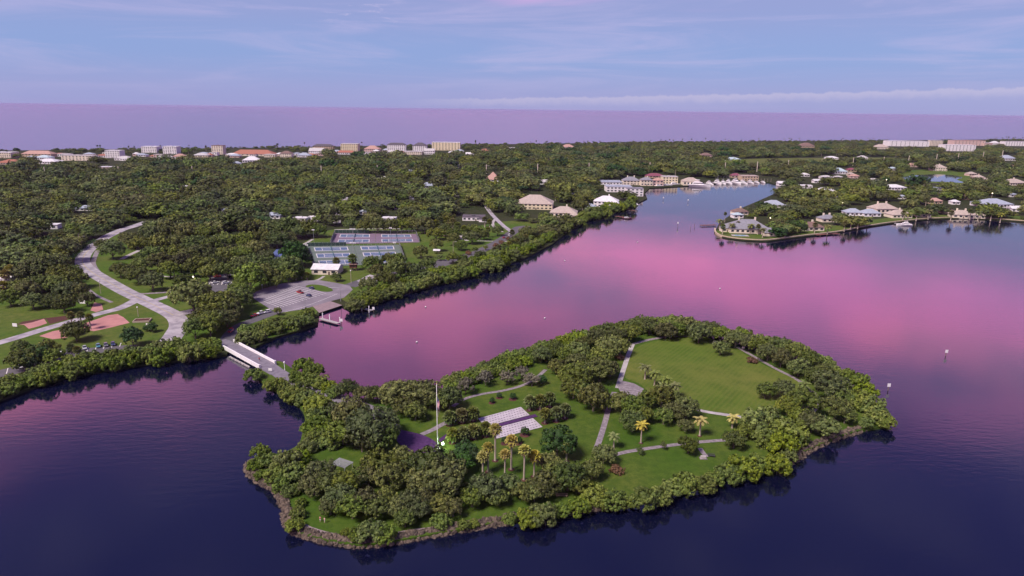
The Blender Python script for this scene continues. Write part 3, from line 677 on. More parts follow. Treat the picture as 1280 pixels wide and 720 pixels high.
# ------------------------------------------------------------------ trees and palms in the mainland park
oaks([(30, 449, 15), (46, 444, 15), (57, 437, 13), (64, 446, 12), (25, 433, 9), (40, 452, 12)], 'dark oak shading the narrow lot by the mangrove hedge', 'oaks over the narrow lot', lush_c + oak_c[:2])
oaks([(94, 414, 13), (86, 411, 9)], 'dark bushy oak between the two pink sand courts', 'oaks between the sand courts', oak_c[:3])
oaks([(165, 420, 13)], 'dark low oak alone on the lawn near the parked cars', None, lush_c)
oaks([(79, 379, 12), (66, 374, 11), (40, 375, 12), (84, 361, 14), (98, 364, 11), (108, 374, 9), (60, 334, 16), (75, 343, 13), (22, 357, 12), (92, 349, 12), (50, 352, 13), (35, 362, 12), (30, 340, 13), (70, 356, 12), (12, 372, 11), (46, 322, 14), (70, 320, 13), (28, 318, 14), (8, 322, 13), (90, 339, 10), (10, 304, 13)],
     'olive oak in the woods west of the curving park road', 'oaks west of the park road')
oaks([(150, 336, 11), (161, 338, 10), (172, 344, 11), (190, 352, 12), (182, 346, 9), (140, 312, 12), (128, 305, 8)], 'bushy oak in the row on the lawn inside the road bend', 'oaks inside the road bend')
oaks([(240, 368, 22), (253, 372, 13)], 'big round dark oak beside the small shaded lot', 'big oaks by the shaded lot', oak_c[1:3])
oaks([(275, 379, 20), (295, 372, 16), (286, 386, 14), (262, 405, 16), (243, 410, 14), (270, 398, 15), (283, 396, 13), (253, 396, 13), (304, 366, 12), (298, 360, 12)], 'spreading oak between the bridge road and the shaded lot', 'oaks by the bridge road')
oaks([(256, 332, 13), (242, 334, 12), (225, 328, 13), (212, 336, 12), (200, 327, 12), (235, 320, 13), (215, 315, 13), (190, 318, 13), (252, 318, 13), (268, 326, 12), (178, 330, 11), (200, 304, 13), (176, 305, 13), (222, 302, 13), (245, 304, 13), (265, 308, 12), (282, 318, 12), (160, 300, 11), (185, 292, 12), (208, 288, 13), (234, 290, 13), (258, 292, 12), (280, 300, 13), (228, 350, 10), (262, 340, 11)],
     'oak in the dense wood between road and tennis courts', 'oaks of the central wood')
oaks([(312, 346, 19), (330, 342, 16), (345, 351, 9), (362, 333, 16), (360, 344, 9), (300, 334, 13), (318, 328, 14), (338, 330, 13), (284, 338, 12), (300, 316, 13), (320, 310, 13), (328, 296, 13), (346, 298, 12), (361, 299, 9), (306, 300, 12), (340, 284, 12), (360, 284, 13), (382, 283, 13), (396, 288, 9), (372, 290, 9), (310, 284, 12), (332, 320, 9)],
     'oak on the slope between parking lot and tennis courts', 'oaks above the parking lot')
oaks([(368, 318, 16), (380, 323, 10)], 'deep green oak beside the courts and the restroom building', 'deep green oaks beside the courts', lush_c)
oaks([(347, 389, 5)], 'small round topiary tree at the parking lot exit', None, oak_c[:1])
oaks([(465, 329, 10), (487, 324, 9), (497, 324, 9), (493, 337, 13), (482, 349, 13), (460, 355, 10), (420, 346, 6), (534, 330, 10), (508, 336, 12), (520, 338, 11), (526, 314, 9), (545, 306, 8), (471, 338, 9)], 'oak dotted on the lawn south of the tennis courts', 'oaks south of the courts')
oaks([(567, 299, 8), (576, 306, 7), (590, 296, 9), (592, 287, 9), (567, 291, 8), (545, 291, 9), (531, 281, 11), (515, 279, 10), (566, 322, 8), (600, 318, 7), (502, 280, 10), (488, 281, 10), (472, 281, 10), (456, 282, 9), (440, 281, 9), (556, 287, 8), (578, 322, 6), (622, 288, 7), (660, 292, 11), (648, 300, 9), (605, 293, 7)], 'oak scattered round the eastern lawn of the park', 'oaks round the eastern lawn')
oaks([(550, 323, 4.5), (586, 316, 3.6), (594, 313.5, 3.6), (607, 310.5, 3.6), (620, 306.5, 4), (627, 302.5, 3.4), (636, 298, 3.4)], 'clipped little tree in the median of the waterside road', 'clipped trees along the waterside road', red_c + small_c[:1], kz=.6)
for x, y in ((90, 394), (102, 393.5), (113, 396.5)):
    palm('cabbage_palm', 'slender palm between the side road and the sand court', 'palm tree', 'palms by the sand court', (x, y), (x + .5, y + 15), 6, sabal_c[0], 1.7)
for x, y in ((15, 337), (6, 357), (9, 343)):
    palm('fan_palm', 'tan skirted palm beside the white house at the wood edge', 'palm tree', 'palms by the white house', (x, y), (x, y + 14), 8, fan_c[0], 1.75, True)
for x, y in ((550, 275), (558, 275), (566, 277), (572, 282), (580, 286), (545, 279), (560, 282)):
    palm('cabbage_palm', 'tall cabbage palm in the grove behind the eastern lawn', 'palm tree', 'palms behind the eastern lawn', (x, y), (x, y + 12), 5.5, sabal_c[random.randrange(3)], 1.65)
for x, y in ((610, 287), (630, 307), (636, 305), (641, 303), (646, 300.5), (651, 299), (624, 309), (618, 312), (657, 296), (606, 274), (612, 277), (640, 290)):
    palm('cabbage_palm', 'cabbage palm lined up between the waterside road and the mangroves', 'palm tree', 'palms along the waterside road', (x, y), (x, y + 10), 4.2, sabal_c[random.randrange(3)], 1.65)
for x, y in ((363, 341), (377, 342), (384, 344), (370, 344)):
    palm('cabbage_palm', 'low palm at the corner of the restroom building', 'palm tree', 'palms by the restroom', (x, y), (x, y + 6), 5, sabal_c[1], 1.65)
palm('cabbage_palm', 'round palm rising over the little brown hut', 'palm tree', None, (442, 323), (441, 338), 7, sabal_c[0], 1.65)
palm('cabbage_palm', 'palm in front of the tennis fence beside the hut', 'palm tree', None, (421, 326), (421, 338), 5.5, sabal_c[2], 1.65)
palm('fan_palm', 'lone tan skirted palm in the central wood clearing', 'palm tree', None, (218, 332), (218, 346), 4.5, fan_c[1], 1.75, True)
for x, y in ((89, 434), (97, 437)):
    palm('cabbage_palm', 'short palm between the parked cars', 'palm tree', 'palms between parked cars', (x, y), (x, y + 7), 6, sabal_c[1], 1.65)
oaks([(190, 412, 6), (183, 412, 4)], 'low clipped shrub round the white sign on the corner lawn', 'shrubs round the corner sign', lush_c, name='low_shrub', cat='shrub', kz=.5)
# mangrove hedges along the mainland shore
def hedge(line, rr, rows, step, label, group, off=9):
    out = []
    for (x0, y0), (x1, y1) in zip(line, line[1:]):
        d = math.hypot(x1 - x0, y1 - y0); k = max(1, int(d / step))
        for i in range(k):
            t = (i + random.uniform(-.25, .25)) / k
            for j in range(rows):
                out.append((x0 + (x1 - x0) * t + random.uniform(-2, 2) + j * 3, y0 + (y1 - y0) * t - j * off + random.uniform(-2, 1.5), random.uniform(*rr)))
    mangroves(out, label, group)
hedge([(-30, 500), (0, 488), (40, 474), (90, 460), (150, 450), (200, 443), (250, 438), (280, 436)], (9, 13), 2, 13, 'leafy mangrove in the hedge below the narrow parking lot', 'mangroves below the narrow lot', 8)
hedge([(303, 421), (320, 420), (345, 409), (370, 402), (394, 395)], (8, 11.5), 2, 11, 'mangrove in the hedge between the bridge and the boat ramp', 'mangroves between bridge and ramp', 7)
hedge([(443, 380), (470, 370), (500, 360), (540, 349), (580, 339), (620, 327), (655, 315)], (8, 10), 2, 10.5, 'mangrove in the long hedge east of the boat docks', 'mangroves east of the boat docks', 7)
hedge([(655, 315), (685, 297), (712, 281), (735, 270), (760, 264), (785, 256), (800, 249)], (5, 8), 2, 8.5, 'low mangrove lining the channel towards the marina', 'mangroves towards the marina', 6)

# ------------------------------------------------------------------ buildings
WALLC = {'white': (.80, .78, .76), 'cream': (.74, .66, .52), 'yellow': (.74, .65, .44), 'tan': (.52, .40, .28), 'pink': (.62, .46, .40), 'grey': (.42, .42, .43)}
ROOFC = {'white': (.66, .65, .66), 'pale': (.50, .48, .47), 'grey': (.24, .24, .27), 'bluegrey': (.34, .38, .45), 'teal': (.42, .52, .56), 'red': (.36, .15, .10), 'brown': (.20, .13, .11), 'salmon': (.45, .28, .23), 'tan': (.43, .36, .31), 'dark': (.10, .09, .10), 'maroon': (.22, .07, .10)}
for k, c in WALLC.items(): MATS['w_' + k] = mat('wall_' + k, c, tuple(x * .88 for x in c), .3, .85)
for k, c in ROOFC.items(): MATS['r_' + k] = mat('roof_' + k, c, tuple(x * .8 for x in c), .5, .8)
WIN = MB().box(-.5, .5, -.06, .02, 0, 1).mesh('window', GLASS)
def roof_mesh(kind, W, D, m, h=None, ov=.6):
    b = MB(); x, y = W / 2 + ov, D / 2 + ov
    if kind == 'flat':
        b.box(-x + .3, x - .3, -y + .3, y - .3, 0, .45); b.box(-W * .12, W * .05, -D * .1, D * .12, .45, 1.3)
    elif kind == 'gable':
        h = h or D * .26; b.add([(-x, -y, 0), (x, -y, 0), (x, y, 0), (-x, y, 0), (-x, 0, h), (x, 0, h)], [(0, 1, 5, 4), (2, 3, 4, 5), (1, 2, 5), (3, 0, 4), (3, 2, 1, 0)])
    elif kind == 'pagoda':
        h = h or D * .5; rings = []
        for t, q in ((0, 1), (.25, .72), (.55, .4), (1, .04)): rings.append([(-x * q, -y * q, h * t), (x * q, -y * q, h * t), (x * q, y * q, h * t), (-x * q, y * q, h * t)])
        b.loft(rings)
    else:
        h = h or min(W, D) * .24; r = max(W / 2 - D / 2, W * .12)
        b.add([(-x, -y, 0), (x, -y, 0), (x, y, 0), (-x, y, 0), (-r, 0, h), (r, 0, h)], [(0, 1, 5, 4), (2, 3, 4, 5), (1, 2, 5), (3, 0, 4), (3, 2, 1, 0)])
    return b.mesh('roof', m)
def house(label, x0, x1, y0, y1, wall='white', roof='pale', kind='hip', rot=0.0, depth=.62, group=None, st=None, chim=0, cat='house', name='house', clear=1.0, extra=0.0, roofh=None, wing=0):
    """x0..x1 and y0..y1 are where walls and roof show in the picture; the foot is hidden by trees 'extra' pixels below."""
    yb = y1 + extra; c = G((x0 + x1) / 2, yb); k = ppm(c); W = (x1 - x0) / k; H = max(3.2, (yb - y0) / k)
    D = max(8.0, W * max(depth, .7)) if W < 45 else max(13, W * .34)
    house_like = cat in ('house', 'mansion', 'restroom', 'hall')
    if kind == 'flat': rh = .45
    elif kind == 'pagoda': rh = min(W, D) * .5
    else: rh = roofh or min(max(H - 3.6 - D * .12, min(W, D) * .18), min(W, D) * .30)
    wh = max(2.8, H - rh - D * .10)
    if house_like: wh = min(wh, 3.6 if cat in ('house', 'restroom') and W < 24 else 6.4)
    yaw = R(rot); e = empty(name, c + Vector((0, D / 2, 0)), yaw, label, cat, group)
    MB().box(-W / 2, W / 2, -D / 2, D / 2, -.5, wh).build('wall', MATS['w_' + wall], e)
    ro = link('roof', roof_mesh(kind, W, D, MATS['r_' + roof], None if kind == 'flat' else rh), e, loc=(0, 0, wh + .003))
    for i in range(chim):
        MB().box(-.7, .7, -.7, .7, 0, rh + 1.6).build('chimney', MATS['w_' + wall], ro, loc=(W * (-.2 + .4 * i / max(1, chim - 1) if chim > 1 else .1), D * .1, 0))
    st = st or max(1, int(wh / 3.1)); n = max(2, min(9, int(W / 4.5)))
    for s in range(st):
        for i in range(n):
            ww = W / n * .5; o = link('window', WIN, e, loc=(-W / 2 + (i + .5) * W / n, -D / 2, s * wh / st + wh / st * .32), scale=(min(ww, 2.6), 1, wh / st * .45))
    dw = MB().box(-.6, .6, -.1, .02, 0, 2.1).build('door', WOOD, e, loc=(W / n * .5 * (n % 2 == 0) * 0 + W * .5 / n * (1 if n % 2 == 0 else 2) - W / n * .5, -D / 2 - .03, 0))
    if wing:
        ww = W * .34; wd = D * .5
        wo = MB().box(-ww / 2, ww / 2, -wd / 2, wd / 2, -.5, wh * .8).build('wing', MATS['w_' + wall], e, loc=(wing * W * .42, -D / 2 - wd / 2 + .5, 0))
        link('roof', roof_mesh(kind, ww, wd, MATS['r_' + roof], None if kind == 'flat' else min(rh * .7, ww * .3)), wo, loc=(0, 0, wh * .8 + .003))
        link('window', WIN, wo, loc=(0, -wd / 2, wh * .25), scale=(1.8, 1, 1.4))
    BOXES.append((x0 - 2, x1 + 2, y0 + 1, yb + 12.5 * k * clear, W * .5))
    return e
# --- condos and hotels along the ocean front: (label, x0, x1, y0, y1, wall, roof, kind)
OF = 'buildings along the ocean front'
for a in [('white five storey condo block with square top near the red roofed hotel', 177, 196, 182, 189.5, 'white', 'white', 'flat'),
          ('taller white condo block paired with another on the ocean front', 204, 221, 182, 191, 'white', 'white', 'flat'),
          ('beige tower with brown top floor beside the long red roofed hotel', 265, 279, 181, 191.5, 'cream', 'brown', 'flat'),
          ('long cream hotel with red tile roof on the ocean front', 289, 341, 186, 193.5, 'cream', 'red', 'hip'),
          ('cream block with dark hip roof between hotel and white villa', 350, 364, 188, 195, 'cream', 'brown', 'hip'),
          ('low building with pale blue metal roof behind the palms', 371, 387, 190, 195, 'white', 'bluegrey', 'hip'),
          ('big white villa with stepped gables below the dark roofed hotel', 386, 404, 184, 192, 'white', 'pale', 'gable'),
          ('dark roofed hotel wing above the white villa', 391, 416, 179.5, 187, 'tan', 'dark', 'hip'),
          ('yellow four storey condo with stepped top', 426, 447, 178.5, 187.5, 'yellow', 'pale', 'flat'),
          ('low white shops under a red roof below the yellow condo', 420, 444, 187.5, 191.5, 'white', 'red', 'hip'),
          ('pink hip roofed inn between yellow and white condos', 455, 474, 181, 188.5, 'pink', 'salmon', 'hip'),
          ('white condo with dark mansard top, wider of two', 484, 507, 178, 188.5, 'white', 'dark', 'hip'),
          ('white condo with dark mansard top, narrower of two', 516, 533, 177.5, 188.5, 'white', 'dark', 'hip'),
          ('long creamy yellow condo with many bays', 540, 575, 177, 186.5, 'yellow', 'white', 'flat'),
          ('low white annex at the foot of the wide white condo', 484, 494, 187, 192, 'white', 'pale', 'hip'),
          ('long low white arcade between the two white condos', 505, 527, 188, 192, 'cream', 'pale', 'flat'),
          ('white gabled hall beside the narrow white condo', 530, 543, 185, 191.5, 'white', 'pale', 'gable'),
          ('long beige hotel with terracotta roof at the northern shore', 27, 64, 187.5, 195, 'tan', 'salmon', 'hip'),
          ('cream block at the northern end of the ocean front', -8, 14, 189, 196, 'cream', 'white', 'flat'),
          ('red roofed low market near the northern shore', -6, 23, 198, 204, 'pink', 'red', 'hip'),
          ('white vaulted hall near the red roofed market', 43, 69, 197, 203.5, 'white', 'white', 'hip'),
          ('pale green roofed low block behind the white vaulted hall', 44, 61, 193, 198, 'white', 'teal', 'hip'),
          ('long cream low mall near the northern shore', 77, 116, 193, 199.5, 'cream', 'pale', 'flat'),
          ('white block with stair tower north of the condo pair', 132, 150, 187, 196, 'white', 'white', 'flat'),
          ('white low row beside the stair tower block', 143, 162, 194, 199, 'white', 'pale', 'hip'),
          ('long white beach condo row on the southern shore', 1112, 1161, 175, 181.5, 'white', 'white', 'flat'),
          ('cream beach condo beside the long white row', 1162, 1178, 175, 181, 'cream', 'pale', 'flat'),
          ('peach terracotta resort on the southern shore', 1192, 1231, 174.5, 180.5, 'pink', 'salmon', 'flat'),
          ('white grey gridded condo slab standing inland of the resort', 1180, 1219, 180, 187.5, 'white', 'white', 'flat'),
          ('low pale block south of the peach resort', 1256, 1286, 176, 181, 'white', 'pale', 'flat'),
          ('cream villa below the long white beach condo', 1095, 1111, 179.5, 185, 'cream', 'tan', 'hip'),
          ('brown roofed club house on the dune', 1001, 1018, 177.5, 183, 'tan', 'brown', 'hip')]:
    house(a[0], *a[1:5], wall=a[5], roof=a[6], kind=a[7], group=OF, cat='building', name='ocean_building', extra=1.5, clear=1.5)
rl = random.Random(3)
for i, x in enumerate((2, 33, 66, 72, 88, 104, 120, 128, 166, 170, 186, 192, 228, 246, 256, 262, 282, 286, 312, 330, 345, 366, 380, 396, 409, 414, 448, 452, 466, 478, 498, 512, 560, 568, 600, 1230, 1240)):
    y = np.interp(x, [0, 330, 640, 1280], [197, 193.5, 188.5, 181]) + rl.uniform(-2.5, 2.5); w_ = rl.uniform(7, 14)
    house('low %s %s building in the ocean front strip' % (('white', 'cream', 'pink')[i % 3], ('white roofed', 'grey roofed', 'red roofed', 'flat topped')[i % 4]), x, x + w_, y - rl.uniform(3, 4.2), y, wall=('white', 'cream', 'pink')[i % 3],
          roof=('white', 'bluegrey', 'red', 'pale')[i % 4], kind=('hip', 'hip', 'hip', 'flat')[i % 4], group='low buildings in the ocean front strip', cat='building', name='strip_building', extra=.8, clear=.9)
# --- small houses showing between the trees
NB = 'houses showing between the trees'
for i, a in enumerate([('white house with pale roof, first beneath the condo pair', 195, 204, 192, 196, 'white', 'white', 'hip'), ('cream cottage wedged under the condo pair', 207, 215, 192.5, 196, 'cream', 'pale', 'hip'),
          ('pale hip roofed house just inland of the condo pair', 216, 231, 191.5, 197, 'white', 'salmon', 'hip'), ('white house north of the condo pair', 150, 160, 193, 198.5, 'white', 'white', 'flat'),
          ('yellow lit shop row beside the beige tower', 240, 258, 190.5, 194, 'yellow', 'pale', 'hip'), ('blue roofed cottage inland of the long hotel', 290, 300, 199.5, 204, 'white', 'bluegrey', 'hip'),
          ('bright white hip roofed hall in front of the long hotel', 302, 323, 194.5, 201, 'white', 'white', 'hip'), ('white cottage east of the bright white hall', 334, 342, 198.5, 203, 'white', 'white', 'gable'),
          ('low brick school with flat white roof edge', 124, 139, 205, 209, 'pink', 'white', 'flat'), ('tiny white roof near the first power pole', 38, 47, 218, 221, 'white', 'white', 'hip'),
          ('tiny blue roof below the second power pole', 146, 154, 226, 230, 'white', 'bluegrey', 'hip'), ('low white house near the third power pole', 226, 237, 230.5, 234, 'white', 'white', 'flat'),
          ('low grey house in the deep woods west', 32, 42, 232, 236, 'grey', 'bluegrey', 'hip'), ('pale roof deep in woods above the park bend', 94, 116, 256, 261, 'white', 'bluegrey', 'hip'),
          ('small white house above the park road bend', 52, 70, 278, 284, 'white', 'white', 'flat'), ('grey roofed house in the woods above the central wood', 278, 296, 258, 264, 'white', 'bluegrey', 'hip'),
          ('white house with blue roof beside the church street', 569, 580, 202, 208, 'white', 'pale', 'hip'), ('greenish roofed house uphill of the salmon church', 599, 612, 199, 205, 'white', 'teal', 'hip'),
          ('white hip roofed house with grey wing amid oaks', 526, 544, 224, 233, 'white', 'bluegrey', 'hip'), ('grey gabled house beside the white hip roofed one', 553, 564, 225, 232, 'white', 'grey', 'gable'),
          ('white low house just below the grey gabled one', 562, 573, 237, 243, 'white', 'white', 'hip'), ('tiny white roof on the second street', 476, 484, 219, 223, 'white', 'white', 'hip'),
          ('white two step house between the two streets', 477, 494, 262, 275, 'white', 'white', 'flat'), ('small grey house above the two step house', 492, 500, 251, 259, 'white', 'bluegrey', 'hip'),
          ('white modern house beside the first street', 367, 384, 265, 275, 'white', 'white', 'flat'), ('white upper block with red base by the first street', 384, 398, 260, 274, 'white', 'white', 'flat'),
          ('pale blue roofed house west of the modern house', 332, 350, 264, 271, 'white', 'bluegrey', 'hip'), ('small blue house between first and second streets', 450, 459, 261, 266, 'white', 'bluegrey', 'hip'),
          ('white house in trees east of the church', 671, 684, 221.5, 228, 'white', 'pale', 'gable'), ('grey hip roofed house behind the community hall', 714, 726, 237.5, 243, 'white', 'bluegrey', 'hip'),
          ('white cottage next to the row of ocean shops', 582, 592, 188, 192, 'white', 'white', 'gable'), ('white house near the street with terracotta trim', 508, 516, 208, 214, 'white', 'bluegrey', 'hip'),
          ('white house glimpsed north of the church', 634, 644, 180, 184, 'white', 'white', 'flat'), ('white dune house among palms', 702, 718, 179.5, 184, 'white', 'salmon', 'hip'),
          ('pink roofed house in the woods above the marina', 876, 890, 190, 195, 'pink', 'brown', 'hip'), ('teal roofed clubhouse by the fairway', 908, 926, 195.5, 199, 'white', 'teal', 'hip')]):
    house(a[0], *a[1:5], wall=a[5], roof=a[6], kind=a[7], group=NB, extra=2.5, rot=random.uniform(-14, 14), clear=1.35 if a[4] > 240 else 1.0)
house('salmon roofed church with swept pyramid roof and white gable', 606, 626, 214, 225, 'white', 'salmon', 'pagoda', cat='church', name='church', depth=.9, extra=2)
house('cream community hall with wide pale hip roof above the lagoon', 646, 692, 241, 260, 'yellow', 'tan', 'hip', cat='hall', name='community_hall', depth=.6, wing=0, rot=-6, extra=2, clear=1.0)
house('tan roofed waterside house next to the community hall', 689, 722, 257, 271, 'cream', 'tan', 'hip', chim=1, wing=1, rot=-8, extra=1, clear=.6)
house('white modern house with dark flat roof by the park street', 578, 606, 261, 274, 'white', 'dark', 'flat', wing=1, extra=2)
house('large pale roofed house on the point before the marina', 744, 774, 242, 258, 'white', 'white', 'hip', wing=1, rot=-12, extra=1, chim=1)
house('grey roofed cottage beside the pale roofed house', 731, 745, 252, 261, 'white', 'bluegrey', 'hip', extra=1)
house('white wall house at the wood edge past the side road', -14, 12, 335, 352, 'white', 'white', 'flat', wing=1, extra=4)
# restroom building in the park
e = house('low pink banded restroom building with white roof by the parking lot', 390, 423, 329, 343.5, 'cream', 'white', 'gable', cat='restroom', name='restroom_building', depth=.35, extra=0, clear=0, rot=-3, st=1)
# --- marina buildings
MG = 'marina buildings'
for a in [('long white marina warehouse with grey flat roof', 758, 790, 231, 240, 'white', 'bluegrey', 'flat', 0), ('white end block of the marina warehouse', 783, 804, 234, 245, 'white', 'grey', 'flat', 0), ('long low pale roof behind the marina warehouse', 742, 778, 225, 230.5, 'white', 'bluegrey', 'flat', 0),
          ('cream dock house with grey roof and chimneys', 779, 800, 220, 231, 'cream', 'grey', 'hip', 2), ('cream dock house joined to the chimneyed one', 801, 816, 221, 232, 'cream', 'grey', 'hip', 1), ('purple roofed shed behind the dock houses', 808, 831, 215.5, 222, 'tan', 'maroon', 'hip', 0),
          ('square yellow boat hall facing the basin', 828, 847, 219.5, 230, 'yellow', 'pale', 'flat', 0), ('cream villa with red roofs between the boat halls', 816, 829, 222, 232, 'pink', 'salmon', 'hip', 0), ('wide cream boat hall reflected in the basin', 854, 875, 221, 231.5, 'cream', 'tan', 'hip', 0),
          ('tan colonnaded pavilion at the end of the basin', 927, 948, 218.5, 225.5, 'tan', 'tan', 'flat', 0), ('purple hip roofed office beside the colonnaded pavilion', 914, 927, 216, 222, 'tan', 'maroon', 'hip', 0), ('white house across the basin mouth', 973, 985, 226, 232, 'white', 'white', 'gable', 0)]:
    house(a[0], *a[1:5], wall=a[5], roof=a[6], kind=a[7], chim=a[8], group=MG, cat='building', name='marina_building', extra=.3, clear=.2)
# --- the residential peninsula
PH = 'houses on the peninsula'
house('large cream mansion with grey hip roof above the curved seawall', 914, 964, 273, 292, 'cream', 'grey', 'hip', chim=2, wing=1, rot=-4, cat='mansion', name='mansion', clear=.35)
house('low grey roofed side building of the curved seawall mansion', 902, 916, 281, 290, 'cream', 'grey', 'hip', clear=.3)
for a in [('brown roofed house behind the mansion', 917, 935, 257, 268, 'cream', 'brown', 'hip', 1), ('light blue roofed pavilion behind the mansion', 916, 929, 265, 272, 'white', 'teal', 'hip', 0), ('grey hip roofed house facing the basin', 957, 981, 248, 259, 'white', 'bluegrey', 'hip', 0), ('grey low house beside the one facing the basin', 980, 997, 255, 261, 'white', 'grey', 'hip', 0),
          ('cream house with dark roof and garden wall on the seawall', 1003, 1030, 271, 288, 'cream', 'brown', 'hip', 1), ('grey roofed house with two chimneys behind the seawall', 1026, 1046, 266, 277, 'cream', 'grey', 'hip', 2), ('blue grey gabled house, westerly of a pair', 1058, 1079, 258, 269, 'white', 'bluegrey', 'hip', 0),
          ('blue grey gabled house, easterly of a pair', 1079, 1101, 258.5, 270, 'white', 'bluegrey', 'hip', 0), ('peach mansion with tall chimneys behind the dock', 1093, 1122, 253, 266, 'cream', 'tan', 'hip', 2), ('tan waterside house beside the peach mansion', 1114, 1140, 261, 272, 'cream', 'tan', 'hip', 1),
          ('tan house with garage past the waterside house', 1148, 1164, 262, 271, 'cream', 'tan', 'hip', 0), ('brown roofed house half hidden by trees', 1178, 1192, 259, 266, 'tan', 'brown', 'hip', 0), ('cream mansion with three chimneys on the long seawall', 1194, 1218, 258, 272, 'cream', 'tan', 'hip', 2), ('cream wing house joined to the chimney mansion', 1219, 1232, 264, 272.5, 'cream', 'tan', 'hip', 0),
          ('big blue grey roofed house amid trees', 1229, 1267, 247, 259, 'white', 'bluegrey', 'hip', 0), ('white gabled house beside the big blue grey roof', 1265, 1280, 256, 264, 'white', 'white', 'gable', 0), ('rust roofed house in the peninsula woods', 1162, 1178, 246.5, 254, 'tan', 'salmon', 'hip', 0), ('white roofed cottage beside the rust roof', 1190, 1200, 249, 255, 'white', 'white', 'hip', 0),
          ('brown hip roofed house near the pond', 1201, 1214, 242, 249, 'tan', 'brown', 'hip', 0), ('grey cottage below the pond', 1169, 1179, 233, 237, 'white', 'bluegrey', 'hip', 0), ('small blue roofed cottage in peninsula trees', 1124, 1133, 243, 248, 'white', 'bluegrey', 'hip', 0), ('white roofed bungalow at the eastern edge', 1262, 1272, 241, 245.5, 'white', 'bluegrey', 'hip', 0),
          ('pale teal roofed house above the basin lane', 1040, 1059, 209, 217, 'white', 'teal', 'hip', 0), ('maroon roofed house beside the pale teal one', 1060, 1071, 209, 214, 'tan', 'maroon', 'hip', 0), ('cream two storey house below the maroon roof', 1060, 1068, 213.5, 219, 'cream', 'tan', 'hip', 0), ('pink roofed villa below the cream two storey house', 1063, 1075, 217, 222, 'pink', 'salmon', 'hip', 0),
          ('white bungalow near the fairway pond', 1001, 1012, 215.5, 220, 'white', 'white', 'hip', 0), ('white row house left of the lane', 1027, 1041, 218.5, 223, 'white', 'pale', 'hip', 0), ('white low house in the lane row', 1044, 1054, 219, 223, 'white', 'pale', 'hip', 0), ('white cottage near the basin inlet', 1017, 1026, 223, 228, 'white', 'white', 'gable', 0),
          ('bright white long roof with dark eaves', 999, 1016, 229, 234.5, 'white', 'white', 'flat', 0), ('big white stepped roof house on the peninsula neck', 1022, 1046, 233.5, 242, 'white', 'white', 'hip', 0), ('grey white hip roof near the lane end', 1084, 1102, 222, 228, 'white', 'pale', 'hip', 0), ('white hip roof house south of the pond', 1108, 1133, 229.5, 237, 'white', 'white', 'hip', 0),
          ('low white house beyond the fairway', 1034, 1049, 194.5, 198.5, 'white', 'white', 'hip', 0), ('cream house beyond the fairway end', 1074, 1085, 193.5, 198, 'white', 'pale', 'hip', 0), ('blue white roof near the tall pole', 1111, 1122, 208, 212, 'white', 'teal', 'hip', 0), ('cream villa reflected in the pond', 1167, 1184, 204, 213, 'cream', 'tan', 'hip', 1),
          ('pink roofed house behind the pond villa', 1136, 1148, 203, 208, 'pink', 'salmon', 'hip', 0), ('blue grey roof far beyond the pond', 1252, 1270, 193, 200, 'white', 'bluegrey', 'hip', 0), ('pink roof beyond the pond woods', 1257, 1270, 204.5, 209, 'pink', 'salmon', 'hip', 0), ('pinkish villa with courtyard, first of three by the pond', 1210, 1221, 213, 219, 'pink', 'tan', 'hip', 0),
          ('pinkish villa with courtyard, middle of three by the pond', 1218, 1231, 217, 223.5, 'pink', 'tan', 'hip', 1), ('pinkish villa with courtyard, last of three by the pond', 1229, 1241, 220, 227, 'pink', 'tan', 'hip', 0), ('cream house with white chimney east of the pond', 1259, 1284, 222.5, 231, 'cream', 'tan', 'hip', 1)]:
    house(a[0], *a[1:5], wall=a[5], roof=a[6], kind=a[7], chim=a[8], group=PH, extra=.8, rot=random.uniform(-12, 12), clear=.7)

# ------------------------------------------------------------------ memorial plaza
def bil(q, u, v): return q[0] * (1 - u) * (1 - v) + q[1] * u * (1 - v) + q[2] * u * v + q[3] * (1 - u) * v
pq = [G(x, y, GZ) for x, y in ((597.5, 523.5), (651, 509), (678, 534), (621, 548.5))]
plaza = empty('memorial_plaza', bil(pq, .5, .5), 0, 'pale paved memorial plaza split by a purple walk on the island lawn', 'plaza')
plaza['kind'] = 'structure'
org = plaza.location
def slab(name, uv, z, m, q, parent, o, th=.12):
    c = [bil(q, u, v) - o for u, v in uv]; b = MB()
    b.add([(p.x, p.y, z - th) for p in c] + [(p.x, p.y, z) for p in c], [(4, 5, 6, 7), (0, 1, 5, 4), (1, 2, 6, 5), (2, 3, 7, 6), (3, 0, 4, 7)])
    fs = b.f[0]; a, d, e_ = (Vector(b.v[i]) for i in fs[:3])
    if (d - a).cross(e_ - a).z < 0: b.f = [tuple(reversed(f)) for f in b.f]
    return b.build(name, m, parent)
for j, (v0, v1) in enumerate(((0, .42), (.58, 1))):
    half = slab('paved_half', [(0, v0), (1, v0), (1, v1), (0, v1)], .16, PLAZAW, pq, plaza, org)
    b = MB(); dark = mat('bronze_plaque', (.07, .06, .08), (.12, .10, .13), 3, .5)
    for i in range(15):
        for k in range(4):
            u = (i + .7 + .5 * (k % 2)) / 15.8; v = v0 + (v1 - v0) * (k + .6) / 4.2; c = bil(pq, u, v) - org
            b.cbox((c.x, c.y, .19), (.55, .32, .05))
    b.build('memorial_plaques', dark, half, kind='stuff')
slab('purple_walk', [(0.02, .44), (1.12, .44), (1.12, .56), (0.02, .56)], .145, PURPLE, pq, plaza, org)

